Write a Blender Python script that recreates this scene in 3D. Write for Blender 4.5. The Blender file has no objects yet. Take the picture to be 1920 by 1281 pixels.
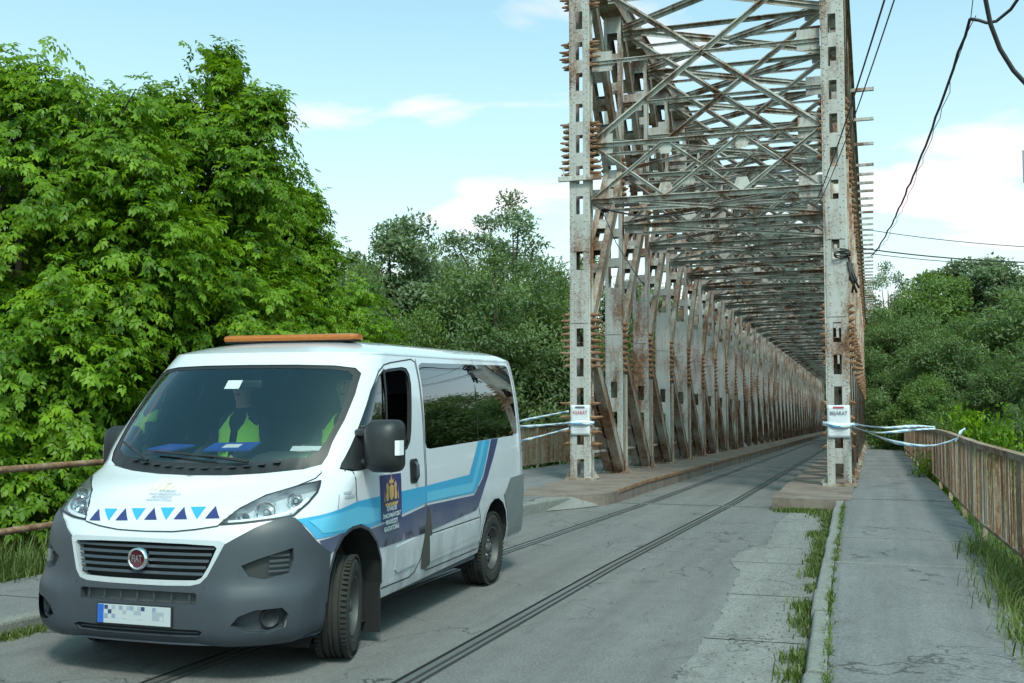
import bpy, bmesh, math, random
import numpy as np
from mathutils import Vector, Matrix
from mathutils.geometry import delaunay_2d_cdt

random.seed(7)
SC = bpy.context.scene
COL = SC.collection
pi = math.pi

# ------------------------------------------------------------ camera
cam_d = bpy.data.cameras.new('camera')
cam = bpy.data.objects.new('camera', cam_d)
COL.objects.link(cam)
cam_d.sensor_width = 36.0
cam_d.lens = 36.0 * 1980 / 1920
cam_d.clip_start = 0.05
cam_d.clip_end = 6000
EYE = 1.69
YAW = math.atan(675 / 1980)
PITCH = math.atan(116.5 / 1980)
cam.location = (0, 0, EYE)
cam.rotation_euler = (pi / 2 + PITCH, 0, YAW)
SC.camera = cam

# ------------------------------------------------------------ sky, sun, exposure
SUN_EL, SUN_AZ = math.radians(52), math.radians(150)   # azimuth clockwise from +Y
world = bpy.data.worlds.new('World')
SC.world = world
world.use_nodes = True
nt = world.node_tree
nt.nodes.clear()
def wn(t, **k):
    n = nt.nodes.new(t)
    for a, b in k.items():
        setattr(n, a, b)
    return n
wo = wn('ShaderNodeOutputWorld')
bg = wn('ShaderNodeBackground')
bg.inputs['Strength'].default_value = 0.135
sky = wn('ShaderNodeTexSky', sky_type='NISHITA')
sky.sun_disc = False
sky.sun_elevation = SUN_EL
sky.sun_rotation = SUN_AZ
sky.air_density = 0.9
sky.dust_density = 2.2
sky.ozone_density = 1.0
tc = wn('ShaderNodeTexCoord')
sep = wn('ShaderNodeSeparateXYZ')
nt.links.new(tc.outputs['Generated'], sep.inputs[0])
def wmath(op, a, b=None, clamp=False):
    n = wn('ShaderNodeMath', operation=op)
    n.use_clamp = clamp
    for i, v in enumerate((a, b)):
        if v is None:
            continue
        if isinstance(v, (int, float)):
            n.inputs[i].default_value = v
        else:
            nt.links.new(v, n.inputs[i])
    return n.outputs[0]
den = wmath('ADD', wmath('MAXIMUM', sep.outputs[2], 0.0), 0.11)
cx = wmath('DIVIDE', sep.outputs[0], den)
cy = wmath('DIVIDE', sep.outputs[1], den)
comb = wn('ShaderNodeCombineXYZ')
nt.links.new(cx, comb.inputs[0]); nt.links.new(cy, comb.inputs[1])
noi = wn('ShaderNodeTexNoise')
noi.inputs['Scale'].default_value = 1.15
noi.inputs['Detail'].default_value = 9
noi.inputs['Roughness'].default_value = 0.52
noi.inputs['Distortion'].default_value = 0.35
off = wn('ShaderNodeVectorMath', operation='ADD')
off.inputs[1].default_value = (30.55, 10.2, 0.0)
nt.links.new(comb.outputs[0], off.inputs[0])
nt.links.new(off.outputs[0], noi.inputs['Vector'])
ramp = wn('ShaderNodeValToRGB')
ramp.color_ramp.elements[0].position = 0.55
ramp.color_ramp.elements[1].position = 0.66
nt.links.new(noi.outputs['Fac'], ramp.inputs[0])
# clear air: the blue of the sky, hazier towards the horizon
tint = wn('ShaderNodeMix', data_type='RGBA', blend_type='MULTIPLY')
tint.inputs[0].default_value = 1.0
tint.inputs[7].default_value = (0.64, 1.32, 1.06, 1)
nt.links.new(sky.outputs[0], tint.inputs[6])
hz = wmath('POWER', wmath('SUBTRACT', 1.0, wmath('MAXIMUM', sep.outputs[2], 0.0)), 3.1)
hmix = wn('ShaderNodeMix', data_type='RGBA')
hmix.inputs[7].default_value = (4.95, 4.6, 4.75, 1)
nt.links.new(wmath('MULTIPLY', hz, 0.95), hmix.inputs[0])
nt.links.new(tint.outputs[2], hmix.inputs[6])
cmix = wn('ShaderNodeMix', data_type='RGBA')
cmix.inputs[7].default_value = (5.4, 4.75, 4.85, 1)
nt.links.new(ramp.outputs[0], cmix.inputs[0])
nt.links.new(hmix.outputs[2], cmix.inputs[6])
nt.links.new(cmix.outputs[2], bg.inputs['Color'])
nt.links.new(bg.outputs[0], wo.inputs[0])

sun_d = bpy.data.lights.new('sun', 'SUN')
sun_d.energy = 1.75
sun_d.angle = math.radians(10)
sun_d.color = (1.0, 0.925, 0.88)
sun = bpy.data.objects.new('sun', sun_d)
COL.objects.link(sun)
sd = Vector((math.sin(SUN_AZ) * math.cos(SUN_EL), math.cos(SUN_AZ) * math.cos(SUN_EL), math.sin(SUN_EL)))
sun.rotation_euler = sd.to_track_quat('Z', 'Y').to_euler()
sun.location = sd * 60

SC.view_settings.view_transform = 'Standard'
SC.view_settings.look = 'None'
SC.view_settings.exposure = 0.84
SC.view_settings.gamma = 1.0
SC.render.engine = 'CYCLES'
SC.cycles.max_bounces = 8
SC.cycles.transparent_max_bounces = 16
SC.cycles.use_denoising = True

# ------------------------------------------------------------ helpers
def tag(o, label=None, cat=None, group=None, kind=None):
    if label: o['label'] = label
    if cat: o['category'] = cat
    if group: o['group'] = group
    if kind: o['kind'] = kind
    return o

def empty(name, loc=(0, 0, 0), rz=0, parent=None):
    o = bpy.data.objects.new(name, None)
    o.empty_display_size = 0.2
    COL.objects.link(o)
    o.location = loc
    o.rotation_euler = (0, 0, rz)
    o.parent = parent
    return o

def link(name, me, parent=None, loc=None, rot=None):
    o = bpy.data.objects.new(name, me)
    COL.objects.link(o)
    o.parent = parent
    if loc: o.location = loc
    if rot: o.rotation_euler = rot
    return o

class MB:
    def __init__(s):
        s.v = []; s.f = []; s.m = []
    def add(s, vs, fs, m=0):
        n = len(s.v)
        s.v += [tuple(p) for p in vs]
        s.f += [tuple(i + n for i in f) for f in fs]
        s.m += [m] * len(fs)
        return s
    def box(s, c, size, m=0, rot=None):
        hx, hy, hz = size[0] / 2, size[1] / 2, size[2] / 2
        vs = [Vector((x, y, z)) for x in (-hx, hx) for y in (-hy, hy) for z in (-hz, hz)]
        if rot is not None:
            vs = [rot @ v for v in vs]
        c = Vector(c)
        return s.add([v + c for v in vs], [(0, 1, 3, 2), (4, 6, 7, 5), (0, 4, 5, 1), (2, 3, 7, 6), (0, 2, 6, 4), (1, 5, 7, 3)], m)
    def bar(s, p0, p1, w, h, up=(0, 0, 1), m=0):
        """box along p0-p1; h measured along up, w across"""
        p0, p1 = Vector(p0), Vector(p1)
        d = (p1 - p0); L = d.length; d.normalize()
        u = Vector(up); u = (u - d * u.dot(d)).normalized(); r = d.cross(u)
        R = Matrix((r, d, u)).transposed()
        return s.box((p0 + p1) / 2, (w, L, h), m, R)
    def tube(s, pts, r, n=8, m=0, cap=True):
        pts = [Vector(p) for p in pts]
        rs = r if isinstance(r, (list, tuple)) else [r] * len(pts)
        base = len(s.v)
        prev = None
        for i, p in enumerate(pts):
            d = (pts[min(i + 1, len(pts) - 1)] - pts[max(i - 1, 0)]).normalized()
            if prev is None:
                a = d.orthogonal().normalized()
            else:
                a = (prev - d * prev.dot(d)).normalized()
            prev = a
            b = d.cross(a)
            for k in range(n):
                t = 2 * pi * k / n
                s.v.append(tuple(p + (a * math.cos(t) + b * math.sin(t)) * rs[i]))
        for i in range(len(pts) - 1):
            for k in range(n):
                s.f.append((base + i * n + k, base + i * n + (k + 1) % n, base + (i + 1) * n + (k + 1) % n, base + (i + 1) * n + k))
                s.m.append(m)
        if cap:
            s.f.append(tuple(base + k for k in range(n))[::-1]); s.m.append(m)
            e = base + (len(pts) - 1) * n
            s.f.append(tuple(e + k for k in range(n))); s.m.append(m)
        return s
    def lathe(s, prof, n=24, m=0, axis='y', c=(0, 0, 0)):
        """prof: (r, h) list, revolved about axis through c"""
        base = len(s.v)
        for r, h in prof:
            for k in range(n):
                t = 2 * pi * k / n
                if axis == 'y': p = (r * math.cos(t), h, r * math.sin(t))
                elif axis == 'x': p = (h, r * math.cos(t), r * math.sin(t))
                else: p = (r * math.cos(t), r * math.sin(t), h)
                s.v.append((p[0] + c[0], p[1] + c[1], p[2] + c[2]))
        for i in range(len(prof) - 1):
            for k in range(n):
                s.f.append((base + i * n + k, base + i * n + (k + 1) % n, base + (i + 1) * n + (k + 1) % n, base + (i + 1) * n + k))
                s.m.append(m)
        return s
    def mesh(s, name, mats, smooth=False):
        me = bpy.data.meshes.new(name)
        me.from_pydata(s.v, [], s.f)
        for mt in (mats if isinstance(mats, (list, tuple)) else [mats]):
            me.materials.append(mt)
        if any(s.m):
            me.polygons.foreach_set('material_index', s.m)
        if smooth:
            me.polygons.foreach_set('use_smooth', [True] * len(s.f))
        me.update()
        return me
    def build(s, name, mats, parent=None, smooth=False, loc=None, rot=None, recalc=False, bevel=0):
        me = s.mesh(name, mats, smooth)
        if recalc:
            b = bmesh.new(); b.from_mesh(me); bmesh.ops.recalc_face_normals(b, faces=b.faces); b.to_mesh(me); b.free()
        o = link(name, me, parent, loc, rot)
        if bevel:
            md = o.modifiers.new('bevel', 'BEVEL'); md.width = bevel; md.segments = 2; md.limit_method = 'ANGLE'
        return o

def np_mesh(name, V, F, mat, tint=None, smooth=False):
    """V (n,3) float, F (m,k) int, optional per-face tint 0..1"""
    me = bpy.data.meshes.new(name)
    V = np.ascontiguousarray(V, np.float32); F = np.ascontiguousarray(F, np.int32)
    k = F.shape[1]
    me.vertices.add(len(V)); me.vertices.foreach_set('co', V.ravel())
    me.loops.add(F.size); me.loops.foreach_set('vertex_index', F.ravel())
    me.polygons.add(len(F))
    me.polygons.foreach_set('loop_start', np.arange(0, F.size, k, dtype=np.int32))
    me.polygons.foreach_set('loop_total', np.full(len(F), k, np.int32))
    if smooth: me.polygons.foreach_set('use_smooth', np.ones(len(F), bool))
    me.materials.append(mat)
    if tint is not None:
        a = me.attributes.new('tint', 'FLOAT', 'FACE')
        a.data.foreach_set('value', np.ascontiguousarray(tint, np.float32))
    me.update(calc_edges=True)
    return me

# ------------------------------------------------------------ materials
class N:
    """little node helper"""
    def __init__(s, name):
        s.mat = bpy.data.materials.new(name); s.mat.use_nodes = True
        s.nt = s.mat.node_tree; s.nt.nodes.clear()
        s.out = s.nt.nodes.new('ShaderNodeOutputMaterial')
    def n(s, t, **k):
        n = s.nt.nodes.new(t)
        for a, b in k.items(): setattr(n, a, b)
        return n
    def put(s, sock, v):
        if v is None: return
        if hasattr(v, 'is_output'): s.nt.links.new(v, sock)
        elif isinstance(v, (tuple, list)):
            sock.default_value = tuple(v) + (1,) if len(v) == 3 and len(sock.default_value) == 4 else v
        else: sock.default_value = v
    def pos(s): return s.n('ShaderNodeNewGeometry').outputs['Position']
    def obj(s): return s.n('ShaderNodeTexCoord').outputs['Object']
    def scale(s, v, sc):
        n = s.n('ShaderNodeVectorMath', operation='MULTIPLY'); s.put(n.inputs[0], v); n.inputs[1].default_value = sc
        return n.outputs[0]
    def noise(s, v, scale, detail=4, rough=0.55, dist=0.0):
        n = s.n('ShaderNodeTexNoise'); s.put(n.inputs['Vector'], v)
        n.inputs['Scale'].default_value = scale; n.inputs['Detail'].default_value = detail
        n.inputs['Roughness'].default_value = rough; n.inputs['Distortion'].default_value = dist
        return n.outputs['Fac']
    def voro(s, v, scale, feature='DISTANCE_TO_EDGE', out='Distance'):
        n = s.n('ShaderNodeTexVoronoi', feature=feature); s.put(n.inputs['Vector'], v); n.inputs['Scale'].default_value = scale
        return n.outputs[out]
    def ramp(s, f, stops):
        n = s.n('ShaderNodeValToRGB'); s.put(n.inputs[0], f)
        el = n.color_ramp.elements
        while len(el) < len(stops): el.new(0.5)
        for e, (p, c) in zip(el, stops):
            e.position = p
            e.color = (c, c, c, 1) if isinstance(c, (int, float)) else tuple(c) + (1,)
        return n.outputs[0]
    def mix(s, f, a, b, blend='MIX'):
        n = s.n('ShaderNodeMix', data_type='RGBA', blend_type=blend)
        s.put(n.inputs[0], f); s.put(n.inputs[6], a); s.put(n.inputs[7], b)
        return n.outputs[2]
    def math(s, op, a, b=None, clamp=False):
        n = s.n('ShaderNodeMath', operation=op); n.use_clamp = clamp
        s.put(n.inputs[0], a); s.put(n.inputs[1], b)
        return n.outputs[0]
    def sep(s, v):
        n = s.n('ShaderNodeSeparateXYZ'); s.put(n.inputs[0], v); return n.outputs
    def attr(s, name):
        return s.n('ShaderNodeAttribute', attribute_name=name).outputs['Fac']
    def rnd(s): return s.n('ShaderNodeObjectInfo').outputs['Random']
    def bump(s, h, strength=0.3, dist=0.02):
        n = s.n('ShaderNodeBump'); s.put(n.inputs['Height'], h); n.inputs['Strength'].default_value = strength; n.inputs['Distance'].default_value = dist
        return n.outputs[0]
    def bsdf(s, col, rough=0.6, metal=0.0, spec=0.5, normal=None, **k):
        b = s.n('ShaderNodeBsdfPrincipled')
        s.put(b.inputs['Base Color'], col); s.put(b.inputs['Roughness'], rough); s.put(b.inputs['Metallic'], metal)
        s.put(b.inputs['Specular IOR Level'], spec)
        if normal is not None: s.put(b.inputs['Normal'], normal)
        for a, v in k.items(): s.put(b.inputs[a.replace('_', ' ')], v)
        return b.outputs[0]
    def done(s, sh):
        s.nt.links.new(sh, s.out.inputs[0]); return s.mat

def plain(name, col, rough=0.5, metal=0.0, spec=0.5, var=0.12, scale=30, **k):
    m = N(name)
    f = m.noise(m.obj(), scale, 3)
    c = m.mix(m.math('MULTIPLY', f, var * 2), col, tuple(x * 0.55 for x in col))
    return m.done(m.bsdf(c, rough, metal, spec, **k))

M = {}
def steel(name, paint, rust, edge=0.06, rcols=((.055, .03, .022), (.17, .085, .05), (.30, .19, .125))):
    """weathered paint over rusting steel; rust 0..1 = share of bare rust"""
    m = N(name)
    p = m.pos()
    stretched = m.scale(p, (1, 1, 0.35))
    big = m.noise(stretched, 1.6, 6, 0.62, 0.3)
    fine = m.noise(p, 26, 5, 0.65)
    mask = m.ramp(m.math('ADD', m.math('MULTIPLY', big, 0.72), m.math('MULTIPLY', fine, 0.28)), [(0.63 - rust * 0.3 - edge, 0.0), (0.63 - rust * 0.3 + edge, 1.0)])
    rc = m.ramp(m.noise(p, 9, 6, 0.7), [(0.3, rcols[0]), (0.5, rcols[1]), (0.72, rcols[2])])
    pc = m.mix(m.noise(stretched, 4, 5), tuple(c * 0.72 for c in paint), tuple(min(c * 1.2, 1) for c in paint))
    streak = m.ramp(m.noise(m.scale(p, (9, 9, 0.5)), 2.2, 4), [(0.52, 0.0), (0.72, 0.55)])
    pc = m.mix(streak, pc, (.24, .17, .125))
    col = m.mix(mask, pc, rc)
    return m.done(m.bsdf(col, m.mix(mask, (.55,) * 3, (.9,) * 3), 0, 0.3, m.bump(m.math('ADD', fine, mask), 0.35, 0.01)))
M['steel'] = steel('painted_steel', (.385, .372, .368), 0.26)
M['steel_mid'] = steel('weathered_steel', (.45, .44, .42), 0.34)
M['steel_rust'] = steel('rusting_steel', (.37, .345, .305), 0.52, 0.1)
M['bolt'] = steel('rusty_bolt_iron', (.3, .21, .15), 0.8, 0.1, ((.08, .038, .024), (.2, .1, .055), (.36, .23, .15)))
M['plate_rust'] = steel('rusty_deck_plate', (.23, .19, .165), 0.45, 0.14, ((.075, .05, .045), (.13, .095, .083), (.19, .145, .125)))
M['rail_rust'] = steel('rusty_railing', (.36, .32, .26), 0.62, 0.1, ((.07, .034, .022), (.21, .11, .062), (.40, .31, .22)))

def asphalt(name, base, warm=0.0, cracks=0.0, patch=0.35, crack_scale=0.55):
    m = N(name)
    p = m.pos()
    grain = m.noise(p, 55, 5, 0.85)
    spots = m.voro(p, 55, 'F1')
    big = m.noise(m.scale(p, (1, 0.45, 1)), 0.75, 6, 0.6, 0.5)
    mid = m.noise(p, 5, 5, 0.6)
    c = m.mix(big, tuple(x * (1 - patch) for x in base), tuple(x * (1 + patch) for x in base))
    c = m.mix(m.ramp(mid, [(0.42, 0.0), (0.62, 0.5)]), c, tuple(x * 0.6 for x in base))
    c = m.mix(m.ramp(grain, [(0.42, 0.0), (0.64, 0.9)]), c, tuple(min(x * 1.9, 1) for x in base))
    c = m.mix(m.ramp(m.noise(p, 38, 5, 0.8), [(0.5, 0.0), (0.72, 0.7)]), c, tuple(x * 0.45 for x in base))
    c = m.mix(m.ramp(m.noise(m.scale(p, (1.3, .5, 1)), 1.7, 5, 0.7, .8), [(0.55, 0.0), (0.66, 0.32)]), c, tuple(x * 0.55 for x in base))
    c = m.mix(m.ramp(m.noise(p, 3.1, 6, 0.75), [(0.62, 0.0), (0.7, 0.35)]), c, tuple(min(x * 1.6, 1) for x in base))
    c = m.mix(m.ramp(spots, [(0.0, 0.35), (0.25, 0.0)]), c, tuple(x * 0.5 for x in base))
    c = m.mix(m.ramp(m.noise(m.scale(p, (2.6, .12, 1)), 1.3, 4, 0.6), [(0.42, 0.0), (0.68, 0.38)]), c, tuple(x * 0.6 for x in base))
    h = grain
    if cracks:
        wob = m.n('ShaderNodeTexNoise'); m.put(wob.inputs['Vector'], p); wob.inputs['Scale'].default_value = 1.8; wob.inputs['Detail'].default_value = 6
        sc = m.n('ShaderNodeVectorMath', operation='SCALE'); m.put(sc.inputs[0], wob.outputs['Color']); sc.inputs['Scale'].default_value = 1.5
        ad = m.n('ShaderNodeVectorMath', operation='ADD'); m.put(ad.inputs[0], p); m.put(ad.inputs[1], sc.outputs[0])
        d = m.voro(ad.outputs[0], crack_scale)
        ln = m.ramp(d, [(0.0, 1.0), (0.009, 0.0)])
        ln = m.math('MULTIPLY', ln, m.ramp(m.noise(p, 0.9, 3), [(0.44, 0.0), (0.56, cracks)]))
        c = m.mix(ln, c, (.02, .02, .02))
        h = m.math('SUBTRACT', grain, m.math('MULTIPLY', ln, 2.0))
    return m.done(m.bsdf(c, 0.86, 0, 0.35, m.bump(h, 0.45, 0.006)))
M['asphalt'] = asphalt('road_asphalt', (.127, .122, .12), cracks=1.0, patch=0.5)
M['walk'] = asphalt('pavement_asphalt', (.139, .135, .138), cracks=0.8, patch=0.25, crack_scale=0.4)
M['concrete'] = asphalt('worn_concrete', (.165, .16, .154), cracks=0.8, patch=0.25)
M['kerbstone'] = asphalt('kerb_concrete', (.17, .17, .158), patch=0.4)
M['abut'] = asphalt('abutment_concrete', (.3, .29, .27), patch=0.3)
M['joint'] = plain('dark_joint', (.03, .03, .03), 0.9)
M['railsteel'] = plain('worn_rail_steel', (.24, .235, .23), 0.42, 0.6, var=0.3, scale=12)
m = N('earth_and_grass')
p = m.pos()
M['ground'] = m.done(m.bsdf(m.ramp(m.noise(p, 1.3, 7, 0.65), [(0.3, (.025, .05, .012)), (0.55, (.05, .095, .022)), (0.75, (.085, .1, .035))]), 0.95, 0, 0.2, m.bump(m.noise(p, 30, 5), 0.6, 0.05)))

def leafmat(name, dark, light, trans=0.45, tcol=None):
    m = N(name)
    t = m.attr('tint')
    big = m.noise(m.obj(), 0.9, 3)
    f = m.math('ADD', m.math('MULTIPLY', t, 0.7), m.math('MULTIPLY', big, 0.3))
    c = m.ramp(f, [(0.15, dark), (0.85, light)])
    d = m.bsdf(c, 0.5, 0, 0.35)
    tr = m.n('ShaderNodeBsdfTranslucent')
    m.put(tr.inputs[0], m.mix(1.0, c, tcol or (1.25, 1.15, 0.5), 'MULTIPLY'))
    mx = m.n('ShaderNodeMixShader'); mx.inputs[0].default_value = trans
    m.nt.links.new(d, mx.inputs[1]); m.nt.links.new(tr.outputs[0], mx.inputs[2])
    return m.done(mx.outputs[0])
M['leaf_maple'] = leafmat('maple_leaves', (.055, .14, .008), (.215, .36, .016), 0.46)
M['leaf_dark'] = leafmat('dark_willow_leaves', (.085, .15, .06), (.2, .28, .115), 0.45)
M['leaf_grey'] = leafmat('grey_green_leaves', (.125, .18, .095), (.23, .29, .155), 0.42, (1.1, 1.1, .8))
M['leaf_mid'] = leafmat('mid_green_leaves', (.085, .16, .045), (.2, .29, .08), 0.45)
M['grass'] = leafmat('grass_blades', (.05, .095, .018), (.17, .2, .06), 0.4)
m = N('bark')
M['bark'] = m.done(m.bsdf(m.ramp(m.noise(m.scale(m.obj(), (1, 1, .25)), 14, 5), [(0.3, (.03, .024, .018)), (0.7, (.1, .085, .065))]), 0.95, 0, 0.2, m.bump(m.noise(m.scale(m.obj(), (1, 1, .25)), 22, 5), 0.8, 0.03)))

# ------------------------------------------------------------ levels
BY = 21.3            # portal
PITCHY = 3.03        # panel length
NP = 37              # panels
SL = 0.0153          # the bridge falls away from the camera
def zr(y):           # road level
    if y < 11: return 0.0
    if y < BY: return -0.12 * (y - 11) / (BY - 11)
    return -0.12 - SL * (y - BY)
def zw(y):           # walkway level
    return 0.11 if y < BY else 0.11 - SL * (y - BY)
YEND = BY + NP * PITCHY

# ------------------------------------------------------------ ground sheet
def gh(x, y):
    n = 0.12 * math.sin(x * .31 + 1.3) * math.cos(y * .23) + 0.07 * math.sin(x * .9 + y * .7)
    # embankment of the approach, falling to the flood plain
    ex = max(0, -10.5 - x, x - 2.2)
    ey = max(0, y - 19.2) if y < YEND + 3 else 0
    fall = max(min(ex / 7.0, 1), min(ey / 2.5, 1) if ey else 0)
    if y > YEND + 3:
        k = max(0, min(1, (y - YEND - 3) / 3)); lvl = zr(YEND) - 0.1
        fx = max(0, min(1, max(-9 - x, x - 3) / 8))
        return (lvl * k - 3.4 * (1 - k)) * (1 - fx) - 3.4 * fx
    d = -0.045 + (n * min(1, max(0, max(-7.6 - x, x - 1.6)) / 2.0))
    if x < -7.4 and fall < 1: d += 0.10
    if -6.8 < x < 0.4 and y > 6: d = -0.3
    return d * (1 - fall) + (-3.4 + n) * fall
def axis_steps(lo, hi, fine_lo, fine_hi, fine):
    a = list(np.arange(fine_lo, fine_hi, fine))
    v, s = fine_lo, fine
    left = []
    while v > lo:
        s *= 1.35; v -= s; left.append(max(v, lo))
    v, s = fine_hi, fine
    right = [fine_hi]
    while v < hi:
        s *= 1.35; v += s; right.append(min(v, hi))
    return left[::-1] + a + right
gx = axis_steps(-2500, 2500, -24, 12, .6)
gy = axis_steps(-400, 4000, -4, 30, .6)
V = np.array([(x, y, gh(x, y)) for y in gy for x in gx])
nx = len(gx)
F = np.array([(j * nx + i, j * nx + i + 1, (j + 1) * nx + i + 1, (j + 1) * nx + i) for j in range(len(gy) - 1) for i in range(nx - 1)])
o = link('ground', np_mesh('ground', V, F, M['ground'], smooth=True)); tag(o, kind='structure')

# ------------------------------------------------------------ road with track grooves
def roadL(y):
    t = [(-6, -6.75), (5, -6.1), (11, -5.6), (16.2, -5.15), (17.4, -4.9), (18.6, -4.42), (400, -4.42)]
    for (a, b), (c, d) in zip(t, t[1:]):
        if y <= c: return b + (d - b) * (y - a) / (c - a)
    return -4.42
def roadR(y):
    t = [(-6, .05), (6.8, -.42), (9.6, -.5), (18.0, -.6), (18.2, -1.6), (400, -1.6)]
    for (a, b), (c, d) in zip(t, t[1:]):
        if y <= c: return b + (d - b) * (y - a) / (c - a)
    return -1.6
def track(y):   # track centre
    return -3.12 - (0.0 if y > 20 else 0.022 * (20 - y))
G = 0.7175
RW = 0.175      # trough width
ys = [-6 + .5 * i for i in range(60)] + [24 + 3.03 * i for i in range(52)]
ys = sorted(set(ys + [18.19, 18.21]))
mb = MB()
def strip(mb, fa, fb, za, zb, ys, m=0, lo=-99, hi=999, nsub=1):
    ys = [y for y in ys if lo <= y <= hi]
    for a, b in zip(ys, ys[1:]):
        for k in range(nsub):
            k0, k1 = k / nsub, (k + 1) / nsub
            L = lambda f, g, y, kk: f(y) + (g(y) - f(y)) * kk
            mb.add([(L(fa, fb, a, k0), a, L(za, zb, a, k0)), (L(fa, fb, a, k1), a, L(za, zb, a, k1)), (L(fa, fb, b, k1), b, L(za, zb, b, k1)), (L(fa, fb, b, k0), b, L(za, zb, b, k0))], [(0, 1, 2, 3)], m)
l0 = lambda y: track(y) - G - RW / 2
l1 = lambda y: track(y) - G + RW / 2
r0 = lambda y: track(y) + G - RW / 2
r1 = lambda y: track(y) + G + RW / 2
strip(mb, roadL, l0, zr, zr, ys); strip(mb, l1, r0, zr, zr, ys); strip(mb, r1, roadR, zr, zr, ys)
for a, b in ((l0, l1), (r0, r1)):
    zd = lambda y: zr(y) - .06
    strip(mb, a, a, zr, zd, ys, 1); strip(mb, a, b, zd, zd, ys, 1); strip(mb, b, b, zd, zr, ys, 1)
road = mb.build('road', [M['asphalt'], M['joint']]); tag(road, kind='structure')
def bar_strip(mb, f0, f1, dz, depth, ys, m=0):
    zt = lambda y: zr(y) + dz
    zb = lambda y: zr(y) + dz - depth
    strip(mb, f0, f1, zt, zt, ys, m); strip(mb, f0, f0, zb, zt, ys, m); strip(mb, f1, f1, zt, zb, ys, m)
for s, nm in ((-1, 'left'), (1, 'right')):
    o = empty('tram_rail', (0, 0, 0))
    tag(o, 'grooved steel rail in the asphalt, ' + ('passing beneath the white van' if s < 0 else 'lying clear beside the white van'), 'rail', 'rails of the track')
    c = lambda y, s=s: track(y) + s * G
    mb = MB(); bar_strip(mb, lambda y: c(y) - .052, lambda y: c(y) - .004, .002, .05, ys); mb.build('rail_head', M['railsteel'], o)
    mb = MB(); bar_strip(mb, lambda y: c(y) + .0, lambda y: c(y) + .022, -.03, .03, ys); mb.build('groove_filling', M['asphalt'], o)
    mb = MB(); bar_strip(mb, lambda y: c(y) + .03, lambda y: c(y) + .058, .003, .05, ys); mb.build('guard_rail', M['railsteel'], o)

# steel expansion joint across the road in front of the portal
mb = MB(); mb.box((-3.0, 18.62, zr(18.6) + .004), (2.75, .05, .012)); mb.box((-3.0, 18.72, zr(18.7) + .004), (2.75, .04, .012))
tag(mb.build('expansion_joint', M['railsteel']), 'thin steel expansion joint across the road before the bridge', 'road joint')

# worn concrete slabs beside the right kerb
slab_y = [2.0, 4.2, 6.1, 7.75, 9.6, 11.6, 13.0, 14.9, 16.6, 18.0]
cs = empty('concrete_gutter', (0, 0, 0)); tag(cs, kind='structure')
rr = random.Random(3)
for a, b in zip(slab_y, slab_y[1:]):
    mb = MB()
    n = 26
    pl = []
    for i in range(n + 1):
        y = a + .012 + (b - a - .024) * i / n
        w = 0.74 + .03 * math.sin(y * 1.3) + .012 * math.sin(y * 9.3) + .01 * math.sin(y * 23) + rr.uniform(-.008, .008) + (0.22 if 11 < y < 13.2 else 0) * max(0, math.sin((y - 11) / 2.2 * pi)) ** .6
        pl.append((roadR(y) - w, roadR(y) - .03, y))
    for (x0, x1, y0), (x2, x3, y1) in zip(pl, pl[1:]):
        mb.add([(x0, y0, zr(y0) + .006), (x1, y0, zr(y0) + .012), (x3, y1, zr(y1) + .012), (x2, y1, zr(y1) + .006)], [(0, 1, 2, 3)])
        mb.add([(x0, y0, zr(y0) + .006), (x2, y1, zr(y1) + .006), (x2, y1, zr(y1) - .02), (x0, y0, zr(y0) - .02)], [(0, 1, 2, 3)])
    mb.build('concrete_slab', M['concrete'], cs)

# ------------------------------------------------------------ right pavement: kerb stones and asphalt slabs
def walkR(y):
    t = [(-6, .55), (5, .72), (7.4, .95), (9.8, 1.06), (13.7, 1.2), (400, 1.2)]
    for (a, b), (c, d) in zip(t, t[1:]):
        if y <= c: return b + (d - b) * (y - a) / (c - a)
    return 1.2
def walkL(y):
    return roadR(min(y, 17.9)) + .13 if y < BY - .4 else -.36
pv = empty('pavement', (0, 0, 0)); tag(pv, kind='structure')
jy = [-5, 0.5, 4.0, 7.4, 11.1, 13.2, 15.8, 18.5, 20.9, 22.7] + [22.7 + 3.03 * k for k in range(1, 38)]
rr = random.Random(11)
for k, (a, b) in enumerate(zip(jy, jy[1:])):
    mb = MB()
    g = .013 if k > 3 else .004
    dz0 = rr.uniform(-.006, .006) + (.008 if k % 2 else -.004) * (k > 4); dz1 = rr.uniform(-.006, .006) - (.006 if k % 2 else 0) * (k > 4)
    y0, y1 = a + g, b - g
    nseg = 10 if k < 9 else 1
    rows = []
    for i in range(nseg + 1):
        y = y0 + (y1 - y0) * i / nseg
        z = zw(y) + dz0 + (dz1 - dz0) * i / nseg
        jag = rr.uniform(-.035, .02) if k < 10 else 0
        xl = walkL(y) + (rr.uniform(0, .012) if k < 8 else 0)
        rows.append([(xl, y, z - .012), (xl + .06, y, z), ((xl + walkR(y)) / 2, y, z + .008), (walkR(y) - .05 + jag, y, z), (walkR(y) + jag, y, z - .03), (walkR(y) + jag, y, z - .16)])
    vs = [p for r in rows for p in r]
    fs = [(i * 6 + j, i * 6 + j + 1, (i + 1) * 6 + j + 1, (i + 1) * 6 + j) for i in range(nseg) for j in range(5)]
    mb.add(vs, fs)
    for r in (rows[0], rows[-1]):
        mb.add(r + [(p[0], p[1], p[2] - .14) for p in r[::-1]], [tuple(range(12))])
    mb.build('asphalt_slab', M['walk'], pv)
mb = MB(); mb.box((.3, 11.1, zw(11) - .004), (1.45, .07, .03)); mb.build('concrete_strip', M['kerbstone'], pv)
mb = MB()
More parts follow.
